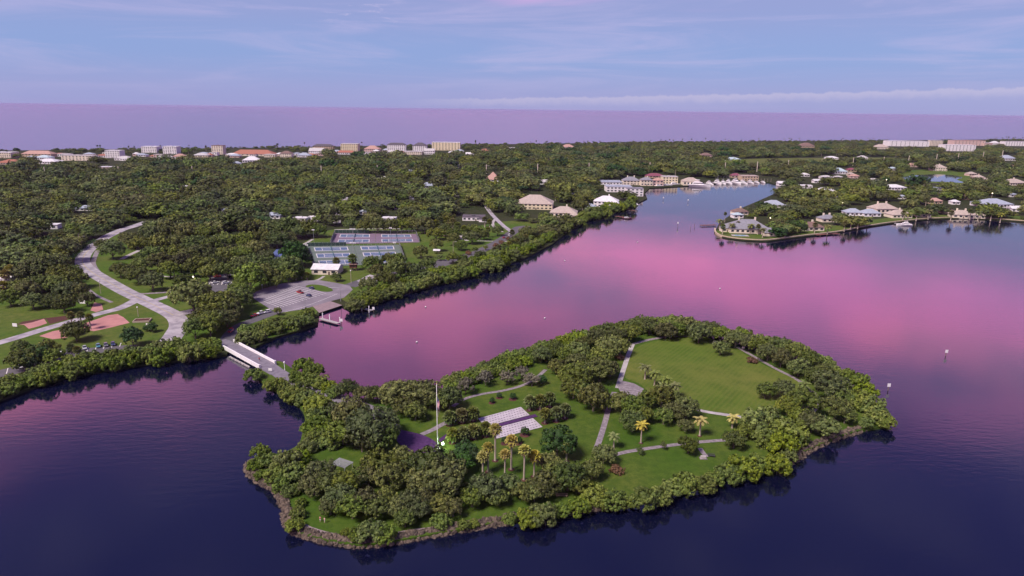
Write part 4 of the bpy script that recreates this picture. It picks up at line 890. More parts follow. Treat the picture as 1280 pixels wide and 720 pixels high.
# ------------------------------------------------------------------ flagpole, floodlight
fp = G(547, 561); h = 23.0
e = empty('flagpole', fp, 0, 'tall white flagpole with a limp striped flag beside the purple terrace', 'flagpole')
MB().tube([(0, 0, 0), (0, 0, 6), (0, 0, h)], [.16, .13, .07], 10).build('pole', WHITEP, e, smooth=True)
MB().tube([(0, 0, h), (0, 0, h + .12), (0, 0, h + .3), (0, 0, h + .42)], [.05, .17, .17, .04], 8).build('ball', mat('gold_ball', (.55, .42, .15), None, 1, .4), e, smooth=True)
MB().tube([(0, 0, 0), (0, 0, .35)], [.9, .8], 12).build('base', CONC, e)
RED = mat('flag_red', (.50, .055, .06), None, 2, .8); BLUE = mat('flag_blue', (.035, .05, .18), None, 2, .8); WHT = mat('flag_white', (.75, .72, .72), None, 2, .8)
ni, nj = 14, 13; v = []
for i in range(ni + 1):
    for j in range(nj + 1):
        a = i / ni; t = j / nj                      # a along the fly, t along the hoist
        z = 18.8 - t * 3.4 * (1 - .35 * a) - a * 5.2; x = .16 + .95 * math.sin(a * 2.6) * (1 - .45 * t) * .8; y = .32 * math.sin(a * 9 + t * 3) * min(1, a * 4)
        v.append((x, y, z))
me = bpy.data.meshes.new('flag'); f = [(i * (nj + 1) + j, (i + 1) * (nj + 1) + j, (i + 1) * (nj + 1) + j + 1, i * (nj + 1) + j + 1) for i in range(ni) for j in range(nj)]
me.from_pydata(v, [], f); me.update()
for m_ in (RED, WHT, BLUE): me.materials.append(m_)
for k, p in enumerate(me.polygons):
    i, j = divmod(k, nj); p.material_index = 2 if (i < 4 and j < 6) else j % 2
    p.use_smooth = True
link('flag', me, e)
lp = G(553.5, 559.5); e = empty('floodlight', lp, 0, 'glowing greenish white floodlight on a short post beside the flagpole', 'lamp')
MB().tube([(0, 0, 0), (0, 0, 1.1)], .07, 8).build('post', DARKM, e)
bm = bmesh.new(); bmesh.ops.create_icosphere(bm, subdivisions=3, radius=.42); me = bpy.data.meshes.new('lamp_head'); bm.to_mesh(me); bm.free()
me.materials.append(mat('lit_lamp', (.9, 1, .85), None, 1, .5, emit=((.75, 1.0, .72), 3.0))); link('lamp_head', me, e, loc=(0, 0, 1.45))
ld = bpy.data.lights.new('floodlight_bulb', 'POINT'); ld.energy = 260; ld.color = (.72, 1.0, .70); ld.shadow_soft_size = .3
lo = bpy.data.objects.new('bulb', ld); COL.objects.link(lo); lo.parent = e; lo.location = (0, -.1, 2.1)

# ------------------------------------------------------------------ boulders along the island shore
def riprap(segs, label):
    iv, iff = ico(); V = []; F = []; k = 0
    for seg, n in segs:
        w = [G(x, y, 0) for x, y in catmull(seg, 4)]
        acc = [0]
        for a, b in zip(w, w[1:]): acc.append(acc[-1] + (b - a).length)
        for _ in range(n):
            s = random.uniform(0, acc[-1]); i = max(j for j in range(len(acc)) if acc[j] <= s); i = min(i, len(w) - 2)
            t = (s - acc[i]) / max(1e-6, acc[i + 1] - acc[i]); p = w[i].lerp(w[i + 1], t); d = (w[i + 1] - w[i]).normalized(); nrm = Vector((d.y, -d.x, 0))
            if nrm.y > 0 and abs(nrm.y) > .3: nrm = -nrm
            q = random.uniform(-1.2, 1.7); z = .95 - .7 * max(0, q) + random.uniform(-.15, .25); r = random.uniform(.35, .95) * (1.25 if random.random() < .12 else 1)
            p = p + nrm * q; rot = Matrix.Rotation(random.uniform(0, 6.28), 3, Vector((random.random(), random.random(), random.random() + .1)).normalized())
            M = np.array(rot) * np.array((1, random.uniform(.6, 1), random.uniform(.5, .85)))
            V.append((iv * RNG.uniform(.8, 1.2, (len(iv), 1))) @ M.T * r + np.array((p.x, p.y, z))); F += [tuple(x + k for x in f) for f in iff]; k += len(iv)
    me = bpy.data.meshes.new('riprap'); me.from_pydata(np.concatenate(V).tolist(), [], F); me.update(); me.materials.append(ROCK)
    tag(link('riprap', me), label, 'rocks', kind='stuff')
riprap([([(313, 578), (313, 590), (330, 603), (349, 614), (357, 632), (361, 652), (372, 664)], 600), ([(372, 664), (392, 671), (420, 677), (450, 681), (480, 678), (510, 673), (560, 664), (600, 657), (640, 651)], 1100), ([(640, 648), (700, 640), (760, 632), (800, 626)], 260)],
       'brown boulders heaped along the southern and western island shore')
riprap([([(975, 580), (990, 576), (1010, 562), (1040, 549), (1070, 539), (1085, 536)], 520)], 'brown boulders below the bright trees near the eastern point')
strip('shore_path', [(376, 655), (386, 660), (404, 666), (424, 670)], 1.6, GZ + .05, mat('shell_path', (.30, .235, .24), (.22, .17, .18), .8, .95))
strip('shore_path', [(498, 667), (515, 664), (540, 661), (560, 658)], 1.8, GZ + .05, MATS['shell_path'])

# ------------------------------------------------------------------ bridge to the island
A, B = G(284, 429.5, 1.9), G(334, 456.5, 1.9); d = B - A; L = d.length; yaw = math.atan2(d.y, d.x)
e = empty('bridge', Vector((A.x, A.y, 0)), yaw, 'white railed low bridge carrying the road to the island', 'bridge')
BW = 6.6
dk = MB().box(0, L, -BW / 2, BW / 2, 1.45, 1.9).build('deck', DECKP, e)
for s in (-1, 1):
    MB().box(0, L, s * (BW / 2 + .25) - .25, s * (BW / 2 + .25) + .25, 1.2, 3.0).build('parapet', WHITEP, e)
    MB().box(-.6, 0, s * (BW / 2 + .25) - .4, s * (BW / 2 + .25) + .4, .4, 3.15).build('end_post', WHITEP, e)
    MB().box(L, L + .6, s * (BW / 2 + .25) - .4, s * (BW / 2 + .25) + .4, .4, 3.15).build('end_post', WHITEP, e)
for i in range(1, 5):
    x = L * i / 5; MB().box(x - .5, x + .5, -BW / 2 - .1, BW / 2 + .1, .75, 1.45).build('pier_cap', CONC, e)
    for y in (-2.6, 0, 2.6): MB().tube([(x, y, -2), (x, y, .76)], .35, 8).build('pile', CONC, e)
for x0, x1 in ((-9, -.01), (L + 9, L + .01)):
    MB().add([(x0, -BW / 2, 1.13), (x0, BW / 2, 1.13), (x1, BW / 2, 1.9), (x1, -BW / 2, 1.9), (x0, -BW / 2, -1), (x0, BW / 2, -1), (x1, BW / 2, -1), (x1, -BW / 2, -1)],
             [(0, 3, 2, 1) if x0 < x1 else (0, 1, 2, 3), (0, 4, 7, 3), (3, 7, 6, 2), (2, 6, 5, 1), (1, 5, 4, 0)]).build('approach_slab', DECKP, e)
a, b2 = G(287, 446, .3), G(312, 459, .3); dd = b2 - a
e = empty('pipe_wall', Vector((a.x, a.y, 0)), math.atan2(dd.y, dd.x), 'narrow concrete wall in the water beside the white bridge', 'wall')
MB().box(0, dd.length, -.3, .3, -1.5, .55).build('wall', CONC, e)
for i in range(6): MB().tube([(dd.length * (i + .5) / 6, -.42, -1.5), (dd.length * (i + .5) / 6, -.42, .7)], .14, 6).build('pile', CONC, e)

# ------------------------------------------------------------------ docks, piles, markers
def pile_me(h, r, m, top=True):
    b = MB().tube([(0, 0, -2), (0, 0, h)], r, 9)
    if top: b.tube([(0, 0, h), (0, 0, h + .25)], [r, .03], 9)
    return b.mesh('pile', m, False)
WP = pile_me(3.6, .28, WHITEP); DP = pile_me(1.6, .22, WOOD)
def dock(label, p0, p1, wid, piles, m=CONC, pm=None, z=.9, boards=True, name='dock', cat='dock'):
    a, b = G(*p0, z), G(*p1, z); d = b - a; L = d.length; e = empty(name, Vector((a.x, a.y, 0)), math.atan2(d.y, d.x), label, cat)
    MB().box(0, L, -wid / 2 + .08, wid / 2 - .08, z - .3, z - .08).build('frame', WOOD, e)
    n = max(4, int(L / .9)); me = MB().box(-L / n * .46, L / n * .46, -wid / 2, wid / 2, 0, .08).mesh('plank', m)
    for i in range(n): link('plank', me, e, loc=((i + .5) * L / n, 0, z - .078))
    for (t, s) in piles: link('pile', pm or DP, e, loc=(t * L, s * (wid / 2 + .3), 0))
    return e
dock('grey boat ramp dock with three white piles east of the ramp', (416, 376.5), (465, 388), 2.6, [(.62, -1), (.8, -1), (.98, -1)], CONC, WP)
dock('short grey dock with white piles west of the boat ramp', (400, 398), (423, 404), 2.4, [(.03, 1), (.42, 1), (.97, 1)], CONC, WP)
for (x, y), (x1, y1), lb in (((895, 281), (876, 281.5), 'dark wooden pier off the tip of the peninsula'), ((770, 270), (787, 272.5), 'low dark dock before the pale roofed house'), ((785, 262), (795, 263.5), 'dark dock under the small boathouse'), ((1118, 279), (1140, 280), 'pale boat lift dock below the peach mansion'), ((1020, 293.5), (1048, 291.5), 'reddish dock along the seawall of the dark roofed house')):
    dock(lb, (x, y), (x1, y1), 4, [(t, s) for t in (.1, .4, .7, .97) for s in (-1, 1)], WOODR if 'reddish' in lb or 'dark' in lb else CONC, None, 1.1)
e = empty('boathouse', G(792, 259.5, 0), R(-10), 'small white roofed boathouse over the water near the marina', 'boathouse')
link('roof', roof_mesh('hip', 9, 7, MATS['r_white'], 2.2), e, loc=(0, 0, 4))
for x in (-4, 0, 4):
    for y in (-3, 3): link('post', pile_me(4, .15, WHITEP, False), e, loc=(x, y, 0))
def marker(label, p, h=2.6, board=True, m=WOOD, group=None):
    e = empty('channel_marker', G(*p, 0), 0, label, 'marker', group)
    MB().tube([(0, 0, -2), (0, 0, h)], .18, 8).build('pile', m, e)
    if board: MB().cbox((0, -.2, h - .2), (1.3, .06, 1.5)).build('board', WHITEP, e)
marker('white boarded channel marker standing off the eastern tip', (1110, 488)); marker('white boarded channel marker farther out in the pink water', (1182, 445))
marker('large white marker pile between the point and the peninsula pier', (847, 284), 4.5); marker('white marker pole in the blue basin, western one', (829, 250), 3.4); marker('white marker pole in the blue basin, eastern one', (860, 253), 3.4)
marker('bare dark pile beside the peninsula pier', (868, 284), 3.5, False); marker('leaning dark pile near the peninsula pier', (863, 287), 3.0, False)
for x, y in ((467, 390), (427, 405)): marker('small white sign on a pile at the end of the %s boat ramp dock' % ('eastern' if x > 440 else 'western'), (x, y), 2.4)
for x, y, w_ in ((900, 361, 'far off the island hedge'), (797, 303, 'below the marina channel'), (706, 326, 'off the waterside palms'), (681, 398, 'beside the island hedge'), (521, 428, 'in the pink bay'), (532, 384, 'off the long mangrove hedge')):
    e = empty('float_buoy', G(x, y, 0), 0, 'tiny white float %s' % w_, 'buoy')
    MB().tube([(0, 0, -.2), (0, 0, .15), (0, 0, .45), (0, 0, .6)], [.15, .42, .42, .1], 8).build('float', WHITEP, e); MB().tube([(0, 0, .6), (0, 0, 1.0)], .05, 5).build('stick', DARKM, e)

# ------------------------------------------------------------------ seawall and gardens of the peninsula
sw = [(893.5, 287), (895, 292.5), (905, 297), (930, 300.4), (960, 301.3), (1000, 296.4), (1050, 290.4), (1080, 284.4), (1120, 278.4), (1160, 274.4), (1200, 272.9), (1240, 274.4), (1280, 277.4), (1340, 281.4)]
c, Lf, Rt = strip_pts(sw, 1.3, 0, 4)
b = MB(); b.loft([[(l.x, l.y, -1.5), (l.x, l.y, 1.75), (r.x, r.y, 1.75), (r.x, r.y, -1.5)] for l, r in zip(Lf, Rt)])
o = b.build('seawall', SEAW); tag(o, 'long tan concrete seawall curving round the peninsula', 'seawall')
sheet('garden_lawn', [(894, 289), (905, 295.5), (930, 298.5), (970, 298), (1000, 294), (1050, 288), (1085, 281), (1130, 276), (1180, 272.5), (1240, 273), (1300, 277), (1300, 272), (1240, 269), (1180, 268.5), (1130, 271), (1085, 275), (1050, 281), (1000, 288), (970, 292), (930, 293), (902, 288)], GZ + .04, PGRASS, smooth=2)
e = empty('swimming_pool', G(925, 294.5, GZ), R(-5), 'blue swimming pool with pale deck before the seawall mansion', 'pool')
MB().box(-7.5, 7.5, -3.6, 3.6, 0, .22).build('deck', CONC, e); MB().box(-5, 5, -2.2, 2.2, .1, .235).build('pool_water', mat('pool_blue', (.10, .32, .50), (.14, .38, .55), .5, .1), e)
for x, y, q in ((917, 281, 4.5), (925, 279, 4.5), (938, 283, 5), (948, 285, 4), (899, 279, 5), (899, 288, 3.5), (970, 290, 6), (978, 292, 5), (993, 281, 7), (986, 279, 7), (1000, 288, 4)):
    pass
oaks([(992, 282, 9), (1001, 284, 7)], 'dense green tree beside the curved seawall mansion', 'trees beside the seawall mansion', lush_c)
for i, (x, y) in enumerate(((914, 281), (922, 279.5), (938, 282), (947, 283), (899, 276), (903, 283), (953, 287), (972, 286), (981, 287), (1018, 281), (1034, 283), (1055, 279), (1063, 277), (1072, 276), (1084, 273), (1128, 266), (1134, 268), (1145, 266), (1160, 264), (1212, 264), (1222, 266), (1238, 266), (1250, 268), (1188, 266))):
    palm('garden_palm', 'palm in the gardens along the peninsula seawall', 'palm tree', 'palms along the seawall', (x, y), (x, y + 10), 4.4, sabal_c[i % 3] if i % 2 else feath_c[i % 2], 1.9)

# ------------------------------------------------------------------ tennis courts
COURTB = mat('court_blue', (.085, .135, .235), (.07, .11, .20), .4, .8); COURTG = mat('court_green', (.125, .165, .135), (.10, .135, .115), .4, .8)
COURTP = mat('court_mauve', (.20, .14, .19), (.16, .115, .16), .4, .8); NETM = mat('net_teal', (.05, .20, .22), None, 1, .8)
def courts(px4, cols, rows, sm, pads, where):
    q = [G(x, y, GZ) for x, y in px4]; n = 0
    for r_ in range(rows):
        for c_ in range(cols):
            n += 1
            uv = lambda u, v: bil(q, (c_ + u) / cols, (r_ + v) / rows)
            o = uv(.5, .5); e = empty('tennis_court', o, 0, '%s tennis court in the %s block, %s row, %s court' % (pads[1], where, ('far', 'near', 'nearest to the restroom')[r_] if rows == 3 else ('ocean side', 'lagoon side')[r_], ('west', 'east')[c_]), 'tennis court', 'tennis courts')
            qq = [uv(0, 0), uv(1, 0), uv(1, 1), uv(0, 1)]
            sf = slab('surround', [(.003, .004), (.997, .004), (.997, .996), (.003, .996)], .10, sm, qq, e, o, .2)
            slab('playing_surface', [(.14, .2), (.86, .2), (.86, .8), (.14, .8)], .13, pads[0], qq, e, o, .02)
            for u0, u1, v0, v1 in ((.14, .86, .2, .225), (.14, .86, .775, .8), (.14, .155, .225, .775), (.845, .86, .225, .775), (.3, .31, .29, .71), (.69, .70, .29, .71), (.31, .69, .49, .51), (.155, .845, .27, .29), (.155, .845, .71, .73)):
                slab('line', [(u0, v0), (u1, v0), (u1, v1), (u0, v1)], .145, ROADP, qq, e, o, .01)
            a, b_ = bil(qq, .5, .14) - o, bil(qq, .5, .86) - o; dx = (b_ - a); dn = Vector((-dx.y, dx.x, 0)).normalized() * .03
            MB().add([tuple(p) for p in (a + dn, b_ + dn, b_ - dn, a - dn)] + [tuple(p + Vector((0, 0, 1.05))) for p in (a + dn, b_ + dn, b_ - dn, a - dn)], [(4, 5, 6, 7), (0, 1, 5, 4), (1, 2, 6, 5), (2, 3, 7, 6), (3, 0, 4, 7)]).build('net', NETM, e, loc=(0, 0, .12))
            for p in (a, b_): MB().tube([(p.x, p.y, 0), (p.x, p.y, 1.25)], .08, 6).build('net_post', DARKM, e)
    # fence
    e = empty('court_fence', q[3], 0, 'tall chain link fence with green windscreens round the %s courts' % where, 'fence'); o = q[3]
    post = MB().tube([(0, 0, 0), (0, 0, 3.2)], .06, 6).mesh('post', STEEL)
    for s in range(4):
        a, b_ = q[s] - o, q[(s + 1) % 4] - o; d = b_ - a; L = d.length; k = int(L / 3.2); u = d.normalized()
        for i in range(k): link('post', post, e, loc=a + d * i / k)
        MB().tube([a + Vector((0, 0, 3.15)), b_ + Vector((0, 0, 3.15))], .04, 5).build('rail', STEEL, e)
        w_ = MB()
        for i in range(int(L / .45)): w_.tube([a + u * i * .45 + Vector((0, 0, .05)), a + u * i * .45 + Vector((0, 0, 3.1))], .012, 3, False)
        for i in range(7): w_.tube([a + Vector((0, 0, .1 + i * .48)), b_ + Vector((0, 0, .1 + i * .48))], .012, 3, False)
        w_.build('chain_link', STEEL, e, kind='stuff')
        if s in (0, 1, 3):
            f0, f1 = ((.0, .42) if s == 0 else (0.1, .9)); n_ = Vector((-u.y, u.x, 0)) * .04
            p, r2 = a + d * f0 + n_, a + d * f1 + n_
            MB().add([(p.x, p.y, .2), (r2.x, r2.y, .2), (r2.x, r2.y, 2.9), (p.x, p.y, 2.9)], [(0, 1, 2, 3)]).build('windscreen', GREENW, e)
courts([(383.5, 308), (499, 306), (507, 329), (392, 334)], 2, 3, COURTG, (COURTB, 'blue'), 'southern')
courts([(419, 291.5), (520, 292.5), (524.5, 303), (413, 305.5)], 2, 2, COURTP, (COURTB, 'mauve edged blue'), 'northern')

# ------------------------------------------------------------------ poles
def top_h(b, ytop):
    lo, hi = .5, 60
    for _ in range(30):
        m_ = (lo + hi) / 2
        if P((b.x, b.y, b.z + m_))[1] > ytop: lo = m_
        else: hi = m_
    return lo
def light_pole(label, base, ytop, arm=0.0, heads=1, m=CPOLE, r=.16, group=None, name='light_pole'):
    b = G(*base); h = top_h(b, ytop); e = empty(name, b, 0, label, 'light pole', group)
    MB().tube([(0, 0, 0), (0, 0, h)], [r, r * .65], 8).build('pole', m, e)
    if arm:
        MB().tube([(0, 0, h - .3), (arm * .5, 0, h + .1), (arm, 0, h)], .09, 6).build('arm', m, e)
        MB().cbox((arm, 0, h - .05), (1.2, .5, .25)).build('lamp_head', STEEL, e)
    elif heads > 1:
        MB().cbox((0, 0, h - .1), (heads * 1.25, .2, .2)).build('crossbar', STEEL, e)
        for i in range(heads): MB().cbox(((i - (heads - 1) / 2) * 1.2, -.25, h - .15), (.85, .6, .8)).build('lamp_head', WHITEP, e)
    else: MB().tube([(0, 0, h), (0, 0, h + .2), (0, 0, h + .8)], [.1, .4, .3], 8).build('lamp_head', WHITEP, e)
    return e
light_pole('street light with one arm by the western lawn', (82.6, 327), 313, 2.6); light_pole('street light with one arm up the bend of the park road', (102.5, 308), 295, 2.6)
light_pole('yellowish concrete pole beside the park road', (126, 367), 352, 0, 1); light_pole('thin pole behind the planter at the road junction', (173, 396), 385, 0, 1)
light_pole('double light pole at the head of the boat ramp', (426, 377), 359.5, -6, 1, STEEL); light_pole('short light pole in the middle of the parking lot', (381.5, 384), 374, -1.5, 1, STEEL)
light_pole('short white lamp post at the upper parking lot kerb', (328, 362), 357, 0, 1, STEEL); light_pole('thin pole on the lawn behind the hut', (439, 354), 339, 0, 1); light_pole('lamp with arm beside the waterside road', (566.5, 316), 302, 2.2)
light_pole('court floodlight pole at the western corner', (392.5, 304), 287, 0, 2, STEEL); light_pole('tall court floodlight pole between the two blocks', (441.5, 306), 286, 0, 4, STEEL); light_pole('court floodlight pole in the southern block', (441.5, 318), 303, 0, 4, STEEL)
light_pole('court floodlight pole by the eastern courts', (489, 306), 284.5, 0, 2, STEEL); light_pole('court floodlight pole at the south eastern corner', (493.5, 320), 303, 0, 2, STEEL); light_pole('court floodlight pole at the south western corner', (384, 317), 306, 0, 2, STEEL)
light_pole('white post with lamp on the causeway', (356, 463), 454, 0, 1, WHITEP)
PPM = None
for i, (x, yb, yt) in enumerate([(57, 222, 208.5), (149, 221, 208), (241, 220, 207.5), (328, 220, 207.5), (402, 220, 207), (472, 219, 206.5), (541, 218, 206.5), (608, 217, 205.5), (672, 216, 204.5), (736, 215, 203.5), (812, 214, 203), (859, 214, 203.5), (906, 214.5, 203), (946, 214.5, 202), (985, 210, 200), (1027, 207, 198.5), (1066, 207, 197), (1104, 206, 196), (1135, 206, 194.5), (1170, 203, 192.5), (1197, 202, 191.5), (1228, 201, 189.5), (1252, 199, 188)]):
    b = G(x, yb); h = top_h(b, yt)
    e = empty('power_pole', b, 0, 'tall concrete power pole rising above the woods', 'power pole', 'power poles crossing the woods')
    MB().tube([(0, 0, 0), (0, 0, h)], [.8, .6], 6).build('pole', mat('pale_pole', (.66, .58, .48), None, 1, .9), e); BOXES.append((x - 3, x + 3, yb - 1, yb + 9, 1)); MB().cbox((0, 0, h - 1.5), (3.2, .25, .25)).build('crossarm', CPOLE, e)
LIT = mat('lit_street_lamp', (1, .9, .6), None, 1, .5, emit=((1.0, .85, .55), 2.0))
for x, y, w_ in ((112, 233, 'in the western woods'), (305, 210, 'near the long hotel'), (268, 232.5, 'near the low white house'), (1107, 227, 'by the peninsula lane'), (1077, 243, 'in the middle of the peninsula'), (1052, 256, 'above the blue grey pair of houses'), (1239, 244, 'before the big blue grey roof'), (242, 349, 'over the small shaded lot'), (962, 275, 'behind the seawall mansion')):
    b = G(x, y + 6); e = empty('street_lamp', b, 0, 'small lit street lamp %s' % w_, 'lamp'); h = top_h(b, y - 2)
    MB().tube([(0, 0, 0), (0, 0, h)], .15, 6).build('post', CPOLE, e); MB().tube([(0, 0, h), (0, 0, h + .3), (0, 0, h + .9)], [.15, .5, .3], 8).build('lamp_head', LIT, e)

# ------------------------------------------------------------------ cars
wheel_me = MB().tube([(0, -.11, 0), (0, .11, 0)], .34, 14).mesh('tyre', RUBBER); rim_me = MB().tube([(0, -.125, 0), (0, .125, 0)], .2, 10).mesh('rim', STEEL)
HL = mat('headlight', (.75, .75, .70), None, 1, .2); TL = mat('taillight', (.35, .02, .02), None, 1, .3)
CARC = {'white': (.72, .72, .72), 'red': (.34, .03, .035), 'navy': (.03, .045, .12), 'teal': (.06, .22, .28), 'grey': (.14, .14, .15), 'dark': (.03, .03, .035), 'silver': (.42, .43, .45)}
def ring(x, w, z0, z1, c=.12): return [(x, -w, z0 + c), (x, -w + c, z0), (x, w - c, z0), (x, w, z0 + c), (x, w, z1 - c), (x, w - c, z1), (x, -w + c, z1), (x, -w, z1 - c)]
def car(label, p, toward, col, kind='sedan', name='parked_car', cat='car'):
    a, b = G(*p, GZ + .12), G(*toward, GZ + .12); d = b - a
    e = empty(name, a, math.atan2(d.y, d.x), label, cat, 'cars in the park')
    m = mat('car_' + col, CARC[col], tuple(x * .96 for x in CARC[col]), 2, .25, spec=.6)
    if kind == 'sedan':
        body = [ring(-2.25, .72, .45, .85), ring(-2.1, .86, .28, .98), ring(-.9, .9, .22, 1.0), ring(.9, .9, .22, .96), ring(1.9, .86, .28, .82), ring(2.25, .7, .4, .7)]
        cab = [[(-1.75, -.78, .98), (1.05, -.78, .95), (1.05, .78, .95), (-1.75, .78, .98)], [(-1.15, -.62, 1.46), (.25, -.62, 1.46), (.25, .62, 1.46), (-1.15, .62, 1.46)]]
        rf = (-1.12, .22, -.6, .6, 1.455, 1.5)
    elif kind == 'suv':
        body = [ring(-2.3, .8, .45, 1.05), ring(-2.15, .92, .3, 1.15), ring(-.9, .95, .28, 1.12), ring(1.0, .95, .28, 1.1), ring(2.1, .9, .34, 1.0), ring(2.35, .76, .45, .85)]
        cab = [[(-2.1, -.84, 1.12), (1.1, -.84, 1.08), (1.1, .84, 1.08), (-2.1, .84, 1.12)], [(-1.85, -.7, 1.72), (.4, -.7, 1.72), (.4, .7, 1.72), (-1.85, .7, 1.72)]]
        rf = (-1.85, .36, -.68, .68, 1.715, 1.77)
    else:
        body = [ring(-2.7, .9, .5, 1.1), ring(-2.6, .96, .42, 1.15), ring(-.5, .97, .4, 1.15), ring(1.2, .97, .4, 1.15), ring(2.4, .93, .45, 1.05), ring(2.7, .8, .5, .9)]
        cab = [[(-.6, -.86, 1.14), (1.45, -.86, 1.12), (1.45, .86, 1.12), (-.6, .86, 1.14)], [(-.45, -.72, 1.8), (.75, -.72, 1.8), (.75, .72, 1.8), (-.45, .72, 1.8)]]
        rf = (-.45, .72, -.7, .7, 1.795, 1.85)
    bo = MB().loft(body).build('body', m, e); MB().loft(cab).build('windows', GLASS, e); MB().box(*rf).build('roof', m, e)
    if kind == 'pickup': MB().box(-2.5, -.75, -.75, .75, 1.1, 1.16).build('cargo_bed', DARKM, e)
    wb = 1.35 if kind != 'pickup' else 1.65
    for x in (-wb, wb):
        for y in (-.82, .82): w_ = link('wheel', wheel_me, e, loc=(x, y, .34)); link('rim', rim_me, w_)
    hx = max(r[0][0] for r in body)
    for y in (-.55, .55):
        MB().cbox((hx - .04, y, .72), (.12, .3, .16)).build('headlight', HL, e); MB().cbox((-hx + .02, y * 1.1, .8), (.12, .26, .2)).build('taillight', TL, e)
    return e
car('white car parked nose in beneath the dark oaks of the narrow lot', (75, 440.5), (77, 446), 'white'); car('dark car half hidden by a short palm', (86, 439), (88, 445), 'dark'); car('dark silver car beside the short palms', (106, 436), (108, 442), 'silver')
car('teal car, first of the three parked together', (123, 433.5), (125, 440), 'teal'); car('grey car in the middle of the three parked together', (132.5, 432.4), (134.5, 439), 'grey'); car('navy car at the end of the three parked together', (141.5, 431.2), (143.5, 438), 'navy')
car('pale car tucked under the oak at the far end of the narrow lot', (26, 459.5), (29, 466), 'white')
car('red pickup on the striped boat lot', (375, 366.5), (360, 362), 'red', 'pickup', cat='pickup'); car('navy car beside the grass traffic island', (389.5, 361), (380, 358), 'navy'); car('small blue trailer car next to the red pickup', (386, 370.2), (376, 367), 'navy')
car('red car parked on the grass below the lot', (318, 395.5), (310, 397.5), 'red'); car('white pickup parked on the grass below the lot', (327, 392.5), (319, 394.5), 'white', 'pickup', cat='pickup'); car('white van like car beside the white pickup', (334, 391), (326, 393), 'white', 'suv')
car('white car on the near side of the shaded lot', (269, 354), (274, 353), 'white'); car('white suv beside the white car in the shaded lot', (282, 354.5), (287, 353.5), 'white', 'suv'); car('dark red car at the back of the shaded lot', (272, 346.5), (277, 346), 'red'); car('dark car in the back corner of the shaded lot', (288, 346.5), (293, 346), 'dark')
car('red vehicle on the bridge road below the oaks', (288.5, 415), (284, 420), 'red', 'suv', 'moving_car'); car('red car driving along the waterside road', (630, 297.5), (636, 293.5), 'red', 'sedan', 'moving_car'); car('white car behind the red one on the waterside road', (637, 294.5), (641, 291), 'white', 'suv', 'moving_car')
car('silver car at the court side of the waterside road', (516, 336), (522, 334), 'silver'); car('white car in the little lot near the boat docks', (461, 348), (466, 345), 'white')

# ------------------------------------------------------------------ boats
def boat(label, p, L, rot, fly=True, tower=False, col=WHITEP, name='motor_yacht', group='boats in the marina'):
    L *= 1.25; e = empty(name, G(*p, 0), R(rot), label, 'boat', group); w = L * .15
    rings = []
    for t in (0, .15, .45, .7, .88, 1):
        q = w * (1 if t < .5 else max(.03, 1 - ((t - .5) / .5) ** 2)); x = -L / 2 + t * L; s = .3 * t * t * L * .12
        rings.append([(x, -q * .6, -.3), (x, q * .6, -.3), (x, q, L * .09 + s), (x, -q, L * .09 + s)])
    MB().loft(rings).build('hull', col, e)
    z = L * .1
    MB().loft([[(-L * .3, -w * .75, z), (L * .22, -w * .6, z), (L * .22, w * .6, z), (-L * .3, w * .75, z)], [(-L * .28, -w * .65, z + L * .1), (L * .1, -w * .5, z + L * .1), (L * .1, w * .5, z + L * .1), (-L * .28, w * .65, z + L * .1)]]).build('cabin', WHITEP, e)
    MB().loft([[(-L * .25, -w * .74, z + L * .045), (L * .17, -w * .6, z + L * .045), (L * .17, w * .6, z + L * .045), (-L * .25, w * .74, z + L * .045)], [(-L * .25, -w * .70, z + L * .08), (L * .135, -w * .56, z + L * .08), (L * .135, w * .56, z + L * .08), (-L * .25, w * .70, z + L * .08)]]).build('cabin_window', GLASS, e)
    if fly:
        MB().box(-L * .22, L * .02, -w * .5, w * .5, z + L * .1 + .003, z + L * .14).build('flybridge', WHITEP, e); MB().box(-L * .2, 0, -w * .45, w * .45, z + L * .2, z + L * .21).build('canopy', WHITEP, e)
        for x in (-L * .19, -L * .01):
            for y in (-w * .42, w * .42): MB().tube([(x, y, z + L * .14), (x, y, z + L * .2)], .06, 5).build('canopy_post', STEEL, e)
    if tower:
        MB().tube([(-L * .1, 0, z + L * .21), (-L * .1, 0, z + L * .42)], .1, 5).build('mast', STEEL, e)
        for s in (-1, 1): MB().tube([(-L * .1, s * w * .4, z + L * .2), (-L * .3, s * w * .9, z + L * .5)], .06, 5).build('outrigger', STEEL, e)
    return e
boat('large white yacht moored before the wide cream boat hall', (874, 233.5), 27, -25)
for i, (x, y, q, ro, tw) in enumerate(((843, 231.5, 15, 10, 0), (887, 231, 16, -70, 0), (897, 230.5, 20, -80, 1), (904, 230.5, 17, -85, 1), (911, 230.2, 19, -82, 1), (920, 230, 22, -75, 1), (929, 230, 17, -70, 0), (938, 229.3, 15, -75, 0), (946, 229, 13, -80, 0), (954, 228.8, 12, -85, 0), (834, 232.5, 13, 5, 0), (824, 233.2, 12, 8, 0))):
    boat(('white boat at the basin quay, %s from the large yacht' if x > 874 else 'white boat at the cream quay, %s from the large yacht') % (['third', 'first', 'second', 'third', 'fourth', 'fifth', 'sixth', 'seventh', 'eighth', 'ninth', 'second', 'first'][i] if x > 874 else {843: 'first', 834: 'second', 824: 'third'}[x]), (x, y), q, ro, q > 14, bool(tw))
boat('white runabout on the lift below the peach mansion', (1130, 282), 12, 170, True, name='docked_boat', group=None)
boat('small dark dockside boat beside the low dark dock', (784, 273.5), 8, 0, False, col=mat('maroon_hull', (.16, .04, .07), None, 1, .3), name='docked_boat', group=None)
